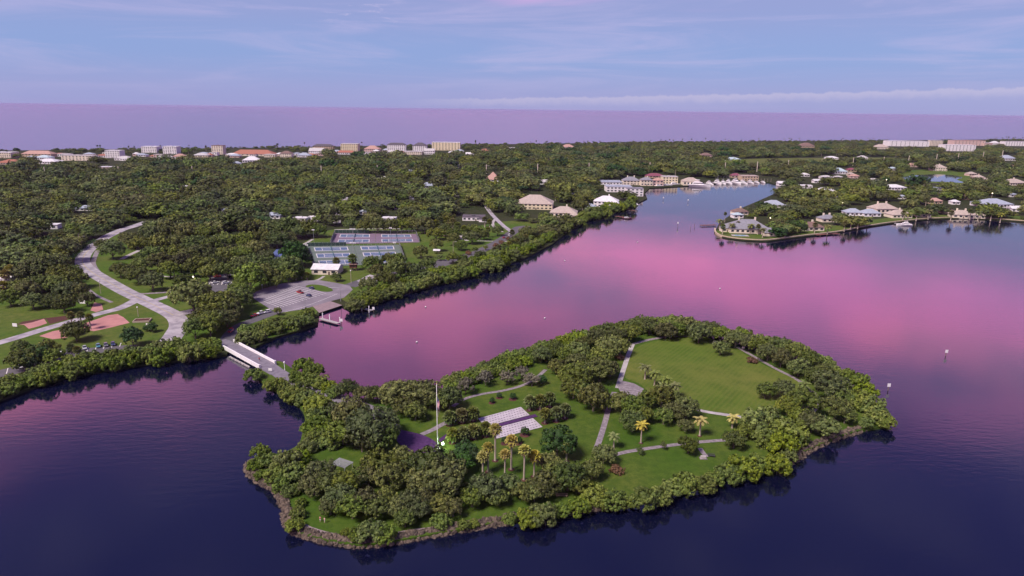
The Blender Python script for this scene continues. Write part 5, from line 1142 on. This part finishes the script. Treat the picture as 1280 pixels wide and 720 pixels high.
for i in range(9):
    marker('mooring pile standing along the marina basin', (930 + i * 4.2, 229.2 - i * .12), 6.5, False, CPOLE, 'mooring piles of the basin')

# ------------------------------------------------------------------ people
def person(label, p, shirt, shorts, yaw=0, hair=(.05, .035, .03)):
    e = empty('person', G(*p, GZ + .03), yaw, label, 'person')
    J = {'pel': (0, 0, .95), 'che': (0, 0, 1.3), 'nek': (0, 0, 1.48), 'hea': (0, .02, 1.6), 'top': (0, .02, 1.74), 'ls': (-.19, 0, 1.42), 'le': (-.27, -.02, 1.14), 'lh': (-.26, .1, .9), 'rs': (.19, 0, 1.42), 're': (.27, -.02, 1.14), 'rh': (.26, .1, .9), 'll': (-.1, 0, .9), 'lk': (-.11, .03, .5), 'la': (-.11, -.02, .08), 'lf': (-.12, .16, .04), 'rl': (.1, 0, .9), 'rk': (.12, .06, .5), 'ra': (.12, 0, .08), 'rf': (.14, .18, .04)}
    rr = {'pel': .15, 'che': .16, 'nek': .06, 'hea': .105, 'top': .07, 'ls': .075, 'le': .05, 'lh': .04, 'rs': .075, 're': .05, 'rh': .04, 'll': .1, 'lk': .07, 'la': .05, 'lf': .045, 'rl': .1, 'rk': .07, 'ra': .05, 'rf': .045}
    ks = list(J); ed = [('pel', 'che'), ('che', 'nek'), ('nek', 'hea'), ('hea', 'top'), ('che', 'ls'), ('ls', 'le'), ('le', 'lh'), ('che', 'rs'), ('rs', 're'), ('re', 'rh'), ('pel', 'll'), ('ll', 'lk'), ('lk', 'la'), ('la', 'lf'), ('pel', 'rl'), ('rl', 'rk'), ('rk', 'ra'), ('ra', 'rf')]
    me = bpy.data.meshes.new('body'); me.from_pydata([J[k] for k in ks], [(ks.index(a), ks.index(b)) for a, b in ed], []); me.update(); me.materials.append(SKIN)
    o = link('body', me, e); o.modifiers.new('skin', 'SKIN'); sv = me.skin_vertices[0].data
    for i, k in enumerate(ks): sv[i].radius = (rr[k], rr[k] * .8); sv[i].use_root = k == 'pel'
    o.modifiers.new('sub', 'SUBSURF').levels = 1
    def tube(n, pts, rads, m): MB().tube(pts, rads, 10, False).build(n, m, e, smooth=True)
    ms = mat('shirt_%s' % shirt[0], shirt[1], None, 3, .9); mp = mat('shorts_%s' % shorts[0], shorts[1], None, 3, .9)
    b = MB().tube([(0, 0, .9), (0, 0, 1.15), (0, 0, 1.36), (0, 0, 1.47)], [.19, .185, .2, .1], 12)
    for s in (-1, 1): b.tube([(s * .15, 0, 1.41), (s * .24, -.01, 1.2)], [.1, .085], 8, False)
    b.build('shirt', ms, e, smooth=True)
    b = MB().tube([(0, 0, 1.0), (0, 0, .84)], [.185, .18], 12)
    for s in (-1, 1): b.tube([(s * .1, .0, .88), (s * .115, .03, .52)], [.12, .105], 8, False)
    b.build('shorts', mp, e, smooth=True)
    MB().tube([(0, -.01, 1.6), (0, -.01, 1.7), (0, 0, 1.8)], [.115, .118, .03], 10).build('hair', mat('hair', hair, None, 4, .7), e, smooth=True)
person('person in a reddish shirt and white shorts on the lawn above the boulders', (400.5, 652), ('red', (.55, .22, .18)), ('white', (.72, .70, .68)), 2.6)
person('person in a pale peach shirt and light trousers on the lawn above the boulders', (406, 653.5), ('peach', (.70, .50, .40)), ('cream', (.70, .64, .55)), 2.2)
o = person('person in a red top walking across the white bridge', (324.5, 453.5), ('bridge', (.55, .06, .06)), ('navy', (.05, .06, .12)), .5)
for ob in COL.objects:
    if ob.name.startswith('person') and ob.get('label', '').endswith('white bridge'): ob.location.z = 1.9

# ------------------------------------------------------------------ small structures and furniture
e = empty('park_hut', G(442, 338), R(5), 'little brown wooden hut on posts under a round palm', 'hut')
for x in (-2, 2):
    for y in (-1.6, 1.6): MB().tube([(x, y, 0), (x, y, 2.2)], .15, 6).build('post', WOOD, e)
MB().box(-2.4, 2.4, -2, 2, 2.2, 4.6).build('wall', WOODR, e); link('roof', roof_mesh('hip', 5.2, 4.4, MATS['r_brown'], 1.6), e, loc=(0, 0, 4.6)); link('window', WIN, e, loc=(0, -2, 3), scale=(2, 1, .9))
e = empty('park_shelter', G(546, 317), 0, 'small white roofed shelter on the eastern park lawn', 'shelter')
for x in (-1.6, 1.6):
    for y in (-1.2, 1.2): MB().tube([(x, y, 0), (x, y, 2.6)], .1, 6).build('post', WOOD, e)
link('roof', roof_mesh('gable', 4.2, 3.2, MATS['r_white'], 1.0), e, loc=(0, 0, 2.6)); MB().cbox((0, 0, .75), (2, .9, .1)).build('table', WOOD, e)
e = empty('play_structure', G(557, 297), R(20), 'pinkish play structure beside palms on the eastern lawn', 'playground')
for x in (-1.5, 1.5):
    for y in (-1.5, 1.5): MB().tube([(x, y, 0), (x, y, 4)], .12, 6).build('post', WOODR, e)
MB().box(-1.6, 1.6, -1.6, 1.6, 1.7, 1.9).build('platform', WOOD, e); link('roof', roof_mesh('pagoda', 3.6, 3.6, MATS['r_salmon'], 1.5), e, loc=(0, 0, 4)); MB().add([(1.6, -.5, 1.9), (1.6, .5, 1.9), (4.6, .5, .2), (4.6, -.5, .2), (1.6, -.5, 1.8), (1.6, .5, 1.8), (4.6, .5, .1), (4.6, -.5, .1)], [(0, 3, 2, 1), (4, 5, 6, 7), (0, 4, 7, 3), (1, 2, 6, 5)]).build('slide', MATS['r_salmon'], e)
e = empty('pergola', G(428, 589), R(-28), 'weathered grey slatted shelter among oaks near the western grove', 'pergola')
gslat = MB().box(-.08, .08, -2.1, 2.1, 0, .12).mesh('slat', mat('grey_slat', (.45, .46, .45), (.33, .34, .33), 2, .8))
for x in (-2.6, 2.6):
    for y in (-1.7, 1.7): MB().tube([(x, y, 0), (x, y, 2.6)], .12, 6).build('post', MATS['grey_slat'], e)
for y in (-1.7, 1.7): MB().box(-2.9, 2.9, y - .08, y + .08, 2.6, 2.8).build('beam', MATS['grey_slat'], e)
for i in range(15): link('slat', gslat, e, loc=(-2.7 + i * .386, 0, 2.803))
def bench(label, p, rot, m, back=True, w=2.4):
    e = empty('park_bench', G(*p), R(rot), label, 'bench')
    sl = MB().box(-w / 2, w / 2, -.07, .07, 0, .05).mesh('slat', m)
    for i in range(4): link('slat', sl, e, loc=(0, -.24 + i * .16, .45))
    if back:
        for i in range(3): link('backrest_slat', sl, e, loc=(0, .34, .62 + i * .17))
    for s in (-1, 1):
        MB().box(s * w * .4 - .05, s * w * .4 + .05, -.28, .36, 0, .45).build('leg', m, e)
bench('wooden bench under the oak above the vivid mangroves', (702, 621), 0, mat('bench_tan', (.40, .30, .20), None, 2, .8), True, 3.4); bench('blue bench in the shade behind the purple terrace', (485, 526), 25, mat('bench_blue', (.07, .10, .22), None, 2, .7))
bench('dark bench on the small pad off the paver path', (889, 571), -15, DARKM)
e = empty('memorial_stone', G(879, 573), 0, 'pale memorial stone on the small pad off the paver path', 'monument')
MB().loft([[(-.9, -.5, 0), (.9, -.5, 0), (.9, .5, 0), (-.9, .5, 0)], [(-.8, -.4, .9), (.8, -.4, .9), (.8, .4, .9), (-.8, .4, .9)]]).build('block', CONC, e); MB().box(-1.2, 1.2, -.8, .8, 0, .15).build('plinth', PAVER, e)
def sign(label, p, w_=2.2, h_=1.4, z=.6):
    e = empty('park_sign', G(*p), R(-10), label, 'sign'); MB().box(-w_ / 2, w_ / 2, -.08, .08, z, z + h_).build('board', WHITEP, e)
    for s in (-1, 1): MB().tube([(s * w_ * .38, 0, 0), (s * w_ * .38, 0, z)], .07, 6).build('post', WOOD, e)
sign('white park sign in shrubs on the corner lawn', (187, 411), 3.4, 2.2); sign('white sign board on the causeway end of the bridge', (338, 465), 1.6, 1.1); sign('white notice board at the mainland end of the bridge', (275, 430), 1.4, 1.6); sign('small white sign on the island field path', (929, 437), 1.3, .9); sign('grey sign beside the side road in the western lawn', (19, 409.5), 2.6, 1.6)
sign('white sloped sign at the edge of the western woods', (103, 380), 4, 2.4, .3)
e = empty('planter_box', G(178, 401.5), R(12), 'timber edged planter of dark soil at the road junction', 'planter')
for x0, x1, y0, y1 in ((-4, 4, -2.6, -2.2), (-4, 4, 2.2, 2.6), (-4, -3.6, -2.2, 2.2), (3.6, 4, -2.2, 2.2)): MB().box(x0, x1, y0, y1, 0, .9).build('timber', mat('pale_timber', (.42, .34, .26), None, 2, .9), e)
MB().box(-3.6, 3.6, -2.2, 2.2, 0, .7).build('soil', MULCH, e)
# clipped hedge on the bend
c, Lf, Rt = strip_pts([(91, 323), (99, 315), (108, 307.5), (119, 301.5)], 2.0, GZ, 5)
r = np.random.default_rng(5); V = []; F = []
for p in c:
    for _ in range(60):
        q = np.array((p.x, p.y, GZ)) + r.normal(size=3) * (1.6, 1.6, .5) + (0, 0, .9); a = unit(r.normal(size=3)) * .4; b_ = unit(np.cross(a, r.normal(size=3))) * .3; k = len(V)
        V += [tuple(q - a), tuple(q - b_), tuple(q + a), tuple(q + b_)]; F.append((k, k + 1, k + 2, k + 3))
me = bpy.data.meshes.new('hedge'); me.from_pydata(V, [], F); me.update(); me.materials.append(LUSH); at = me.attributes.new('tone', 'FLOAT', 'FACE'); at.data.foreach_set('value', r.random(len(F)).astype(np.float32))
tag(link('hedge', me), 'dark clipped hedge along the outside of the road bend', 'hedge')

# ------------------------------------------------------------------ woodland: the nearest as trees, the rest one mass
park_px = [(-200, 560), (-90, 400), (-60, 330), (20, 372), (84, 334), (98, 315), (135, 294), (160, 287), (185, 292), (230, 297), (330, 292), (400, 286), (425, 281), (440, 279), (560, 276), (610, 282), (660, 280), (690, 300), (655, 325), (560, 352), (440, 390), (400, 410), (300, 440), (200, 460), (0, 510)]
KEEP = [park_px, [(888, 206), (930, 198), (1010, 196.5), (1110, 196), (1152, 199), (1110, 205), (1000, 206.5), (930, 209)],
        [(1116, 220), (1140, 214), (1180, 213), (1215, 217), (1210, 238), (1125, 234)], [(1022, 207), (1034, 200), (1046, 201), (1042, 207)],
        [(752, 228), (800, 223), (860, 224), (960, 220), (985, 226), (960, 233), (800, 246), (760, 238)],
        [(905, 285), (930, 280), (968, 286), (968, 297), (930, 297), (905, 293)], [(636, 262), (700, 258), (690, 268), (640, 268)], [(738, 262), (780, 252), (800, 246), (800, 258), (740, 272)]]
pts = []
for spacing, d0, d1 in ((14, 420, 800), (16, 800, 1400), (17, 1400, 3400)):
    xs = np.arange(-2600, 2900, spacing); ys = np.arange(d0, d1, spacing)
    gx, gy = np.meshgrid(xs, ys); a = np.stack([gx.ravel(), gy.ravel(), np.full(gx.size, GZ)], 1)
    a[:, :2] += RNG.uniform(-.46, .46, (len(a), 2)) * spacing
    pts.append(np.hstack([a, np.full((len(a), 1), spacing)]))
pts = np.concatenate(pts)
px, py, dep = Pn(pts[:, :3])
ok = (px > -300) & (px < 1560) & inside(mainland_px, px, py)
pts, px, py = pts[ok], px[ok], py[ok]
# keep back from shores
lw = np.array([(p.x, p.y) for p in land]); land_poly = [tuple(p) for p in lw]
for dx, dy in ((4, 0), (-4, 0), (0, -5), (0, 4)):
    ok = inside(land_poly, pts[:, 0] + dx, pts[:, 1] + dy); pts, px, py = pts[ok], px[ok], py[ok]
bad = np.zeros(len(pts), bool)
for k in KEEP: bad |= inside(k, px, py)
for x0, x1, y0, y1, wd in BOXES: bad |= (px > x0) & (px < x1) & (py > y0 - 1) & (py < y1)
for c, hw in LINES:
    near = np.full(len(pts), 1e9)
    for p in c: near = np.minimum(near, np.hypot(pts[:, 0] - p[0], pts[:, 1] - p[1]))
    bad |= near < hw + 2.5
pts, px, py = pts[~bad], px[~bad], py[~bad]
dist = np.hypot(pts[:, 0], pts[:, 1])
size = RNG.uniform(.55, .88, len(pts)) * pts[:, 3] * RNG.choice([.62, .95, 1.28], len(pts), p=[.28, .46, .26])
cy = np.interp(px, [c[0] for c in coast_px], [c[1] for c in coast_px]); size *= np.interp(py - cy, [0, 3, 14], [.32, .45, 1.0])
east = px > 890
size[east] *= RNG.uniform(.7, 1.0, east.sum())
drop = RNG.random(len(pts)) < np.where(east, .16, .09)
pts, px, py, dist, size = pts[~drop], px[~drop], py[~drop], dist[~drop], size[~drop]
order = np.argsort(dist); inv = (px > -20) & (px < 1300)
near_ids = [i for i in order if inv[i]][:max(0, 298 - COUNT['oak'])]
ns = set(near_ids)
for i in near_ids:
    east_i = px[i] > 890
    put_tree('oak_tree', 'oak in the peninsula gardens behind the seawall' if east_i else 'oak at the front of the neighbourhood woods above the park', 'tree',
             'oaks of the peninsula gardens' if east_i else 'oaks at the front of the neighbourhood woods', Vector(pts[i, :3]), float(size[i]), oak_c[i % 10], trunks[i % 4], random.uniform(.62, .85))
mask = np.array([i not in ns for i in range(len(pts))]); far = pts[mask]; fs = size[mask]
# far palms poking out
isp = RNG.random(len(far)) < .06
idx = RNG.choice(9, len(far), p=[.12] * 7 + [.09, .07])
palm_far = []
for s in range(2):
    bpm = MB(); me = sabal_c[s]
    vs = [(v.co.x * 1.5, v.co.y * 1.5, v.co.z * 1.5 + 11) for v in me.vertices]
    bpm.add(vs, [tuple(p.vertices) for p in me.polygons]); m2 = bpm.mesh('far_palm', PALM)
    bt = MB().tube([(0, 0, 0), (0, 0, 11)], [.35, .25], 5).mesh('t', PTRUNK)
    tn = np.zeros(len(m2.polygons), np.float32); me.attributes['tone'].data.foreach_get('value', tn)
    at = m2.attributes.new('tone', 'FLOAT', 'FACE'); at.data.foreach_set('value', tn)
    bm = bmesh.new(); bm.from_mesh(m2); bm.from_mesh(bt); bm.faces.ensure_lookup_table()
    m2.materials.append(PTRUNK)
    for f in bm.faces[len(me.polygons):]: f.material_index = 1
    bm.to_mesh(m2); bm.free(); palm_far.append(m2)
idx[isp] = 9 + RNG.integers(0, 2, isp.sum())
scl = np.stack([fs, fs, fs * RNG.uniform(.55, .80, len(fs))], 1)
scl[isp] = RNG.uniform(.7, 1.15, (isp.sum(), 1))
lib = bpy.data.collections.new('woodland_models')
for i, me in enumerate(far_c + palm_far):
    o = bpy.data.objects.new('model_%02d' % i, me); lib.objects.link(o)
pm = bpy.data.meshes.new('woodland'); pm.from_pydata(far[:, :3].tolist(), [], []); pm.update()
at = pm.attributes.new('size', 'FLOAT_VECTOR', 'POINT'); at.data.foreach_set('vector', scl.astype(np.float32).ravel())
at = pm.attributes.new('turn', 'FLOAT', 'POINT'); at.data.foreach_set('value', RNG.uniform(0, 6.28, len(far)).astype(np.float32))
at = pm.attributes.new('pick', 'INT', 'POINT'); at.data.foreach_set('value', idx.astype(np.int32))
wo_ = link('woodland', pm); tag(wo_, 'dense olive oak woodland covering the barrier island to the ocean', 'woodland', kind='stuff')
ng = bpy.data.node_groups.new('woodland_scatter', 'GeometryNodeTree')
ng.interface.new_socket('Geometry', in_out='INPUT', socket_type='NodeSocketGeometry'); ng.interface.new_socket('Geometry', in_out='OUTPUT', socket_type='NodeSocketGeometry')
gi = ng.nodes.new('NodeGroupInput'); go = ng.nodes.new('NodeGroupOutput'); iop = ng.nodes.new('GeometryNodeInstanceOnPoints'); ci = ng.nodes.new('GeometryNodeCollectionInfo')
ci.inputs[0].default_value = lib; ci.inputs['Separate Children'].default_value = True; ci.inputs['Reset Children'].default_value = True
def named(n, ty):
    q = ng.nodes.new('GeometryNodeInputNamedAttribute'); q.data_type = ty; q.inputs[0].default_value = n; return q.outputs[0]
cx = ng.nodes.new('ShaderNodeCombineXYZ'); ng.links.new(named('turn', 'FLOAT'), cx.inputs[2])
e2r = ng.nodes.new('FunctionNodeEulerToRotation'); ng.links.new(cx.outputs[0], e2r.inputs[0])
ng.links.new(gi.outputs[0], iop.inputs['Points']); ng.links.new(ci.outputs[0], iop.inputs['Instance']); iop.inputs['Pick Instance'].default_value = True
ng.links.new(named('pick', 'INT'), iop.inputs['Instance Index']); ng.links.new(e2r.outputs[0], iop.inputs['Rotation']); ng.links.new(named('size', 'FLOAT_VECTOR'), iop.inputs['Scale'])
ng.links.new(iop.outputs[0], go.inputs[0])
wo_.modifiers.new('scatter', 'NODES').node_group = ng
print('oaks', COUNT, 'far trees', len(far))

# ------------------------------------------------------------------ labels: count members of a set from a landmark
ORD = 'first second third fourth fifth sixth seventh eighth ninth tenth eleventh twelfth thirteenth fourteenth fifteenth sixteenth seventeenth eighteenth nineteenth twentieth'.split()
ORD += ['twenty-' + o for o in ORD[:9]] + ['thirtieth'] + ['thirty-' + o for o in ORD[:9]] + ['fortieth'] + ['forty-' + o for o in ORD[:9]] + ['fiftieth'] + ['fifty-' + o for o in ORD[:9]] + ['sixtieth'] + ['sixty-' + o for o in ORD[:9]] + ['seventieth'] + ['seventy-' + o for o in ORD[:9]] + ['eightieth']
LM = {'oaks behind the flagpole': (547, 560, 'the flagpole'), 'oaks beside the purple terrace': (520, 550, 'the terrace'), 'oaks in the boulder shore grove': (547, 560, 'the flagpole'), 'oaks below the tufted palms': (702, 620, 'the bench'),
      'low oaks on the paver path': (702, 620, 'the bench'), 'greyish oaks behind the plaza': (547, 560, 'the flagpole'), 'oaks west of the playing field': (790, 487, 'the fan terrace'), 'oaks beside the fan terrace': (790, 487, 'the terrace'),
      'oaks along the curved path': (790, 430, 'the concrete path'), 'oaks on the eastern point': (1110, 528, 'the tip'), 'bright green trees on the rock shore': (1110, 528, 'the tip'), 'dark trees by the floodlight': (553, 558, 'the light'),
      'young shrubs round the plaza': (547, 560, 'the flagpole'), 'mangroves on the causeway': (334, 456, 'the bridge'), 'mangroves of the western bay': (334, 456, 'the bridge'), 'mangroves among western boulders': (334, 456, 'the bridge'),
      'mangroves over southern boulders': (403, 652, 'the two people'), 'mangroves below the bench': (702, 620, 'the bench'), 'mangroves of the southern lawn shore': (702, 620, 'the bench'), 'mangroves of the eastern tip': (1110, 488, 'the marker'),
      'tall fan palms below the plaza': (547, 560, 'the flagpole'), 'cabbage palms by the floodlight': (547, 560, 'the flagpole'), 'cabbage palms past the purple walk': (672, 520, 'the walk'), 'young saplings': (702, 620, 'the bench'),
      'feathery palms beside the playing field': (790, 487, 'the terrace'), 'oaks over the narrow lot': (123, 433, 'the teal car'), 'oaks between the sand courts': (123, 433, 'the teal car'), 'oaks west of the park road': (172, 374, 'the junction'),
      'oaks inside the road bend': (172, 374, 'the junction'), 'big oaks by the shaded lot': (172, 374, 'the junction'), 'oaks by the bridge road': (284, 429, 'the bridge'), 'oaks of the central wood': (172, 374, 'the junction'),
      'oaks above the parking lot': (406, 343, 'the restroom'), 'deep green oaks beside the courts': (406, 343, 'the restroom'), 'oaks south of the courts': (406, 343, 'the restroom'), 'oaks round the eastern lawn': (546, 316, 'the shelter'),
      'clipped trees along the waterside road': (546, 316, 'the shelter'), 'palms by the sand court': (172, 374, 'the junction'), 'palms by the white house': (172, 374, 'the junction'), 'palms behind the eastern lawn': (546, 316, 'the shelter'),
      'palms along the waterside road': (546, 316, 'the shelter'), 'palms by the restroom': (406, 343, 'the restroom'), 'palms between parked cars': (123, 433, 'the teal car'), 'shrubs round the corner sign': (172, 374, 'the junction'),
      'mangroves below the narrow lot': (284, 429, 'the bridge'), 'mangroves between bridge and ramp': (284, 429, 'the bridge'), 'mangroves east of the boat docks': (440, 382, 'the dock'), 'mangroves towards the marina': (806, 244, 'the marina'),
      'palms along the seawall': (894, 285, 'the pier'), 'trees beside the seawall mansion': (894, 285, 'the pier'), 'power poles crossing the woods': (616, 222, 'the church'), 'mooring piles of the basin': (874, 233, 'the yacht'),
      'oaks at the front of the neighbourhood woods': (616, 222, 'the church'), 'low buildings in the ocean front strip': (316, 190, 'the long hotel'), 'mangroves along the channel side': (334, 456, 'the bridge')}
bpy.context.view_layer.update()
groups = {}; LONG = set()
for o in COL.objects:
    if o.parent is None and o.get('group') in LM: groups.setdefault(o['group'], []).append(o)
for g, obs in groups.items():
    x, y, nm = LM[g]; c = G(x, y); obs.sort(key=lambda o: (o.location - c).length)
    for i, o in enumerate(obs):
        if i < len(ORD):
            lab = o['label'] + ', ' + ORD[i] + ' from ' + nm
            if len(lab.split()) > 16: LONG.add(g)
            o['label'] = lab

print('LONG', [(len(groups[g][0]['label'].split()), g) for g in LONG])

# ------------------------------------------------------------------ haze
hz = MB().box(-67000, 67000, -700, 70500, -6, 111.5).build('haze', None, None, kind='stuff'); tag(hz, 'thin even dusk haze over land and sea', 'haze')
hm = bpy.data.materials.new('haze'); hm.use_nodes = True; t = NT(hm.node_tree); t.n.clear()
pv = t.node('ShaderNodeVolumePrincipled'); pv.inputs['Color'].default_value = (.58, .54, .86, 1); pv.inputs['Density'].default_value = 0.000022; pv.inputs['Anisotropy'].default_value = 0.0
out = t.node('ShaderNodeOutputMaterial'); t.l.new(pv.outputs[0], out.inputs['Volume']); hz.data.materials.append(hm)
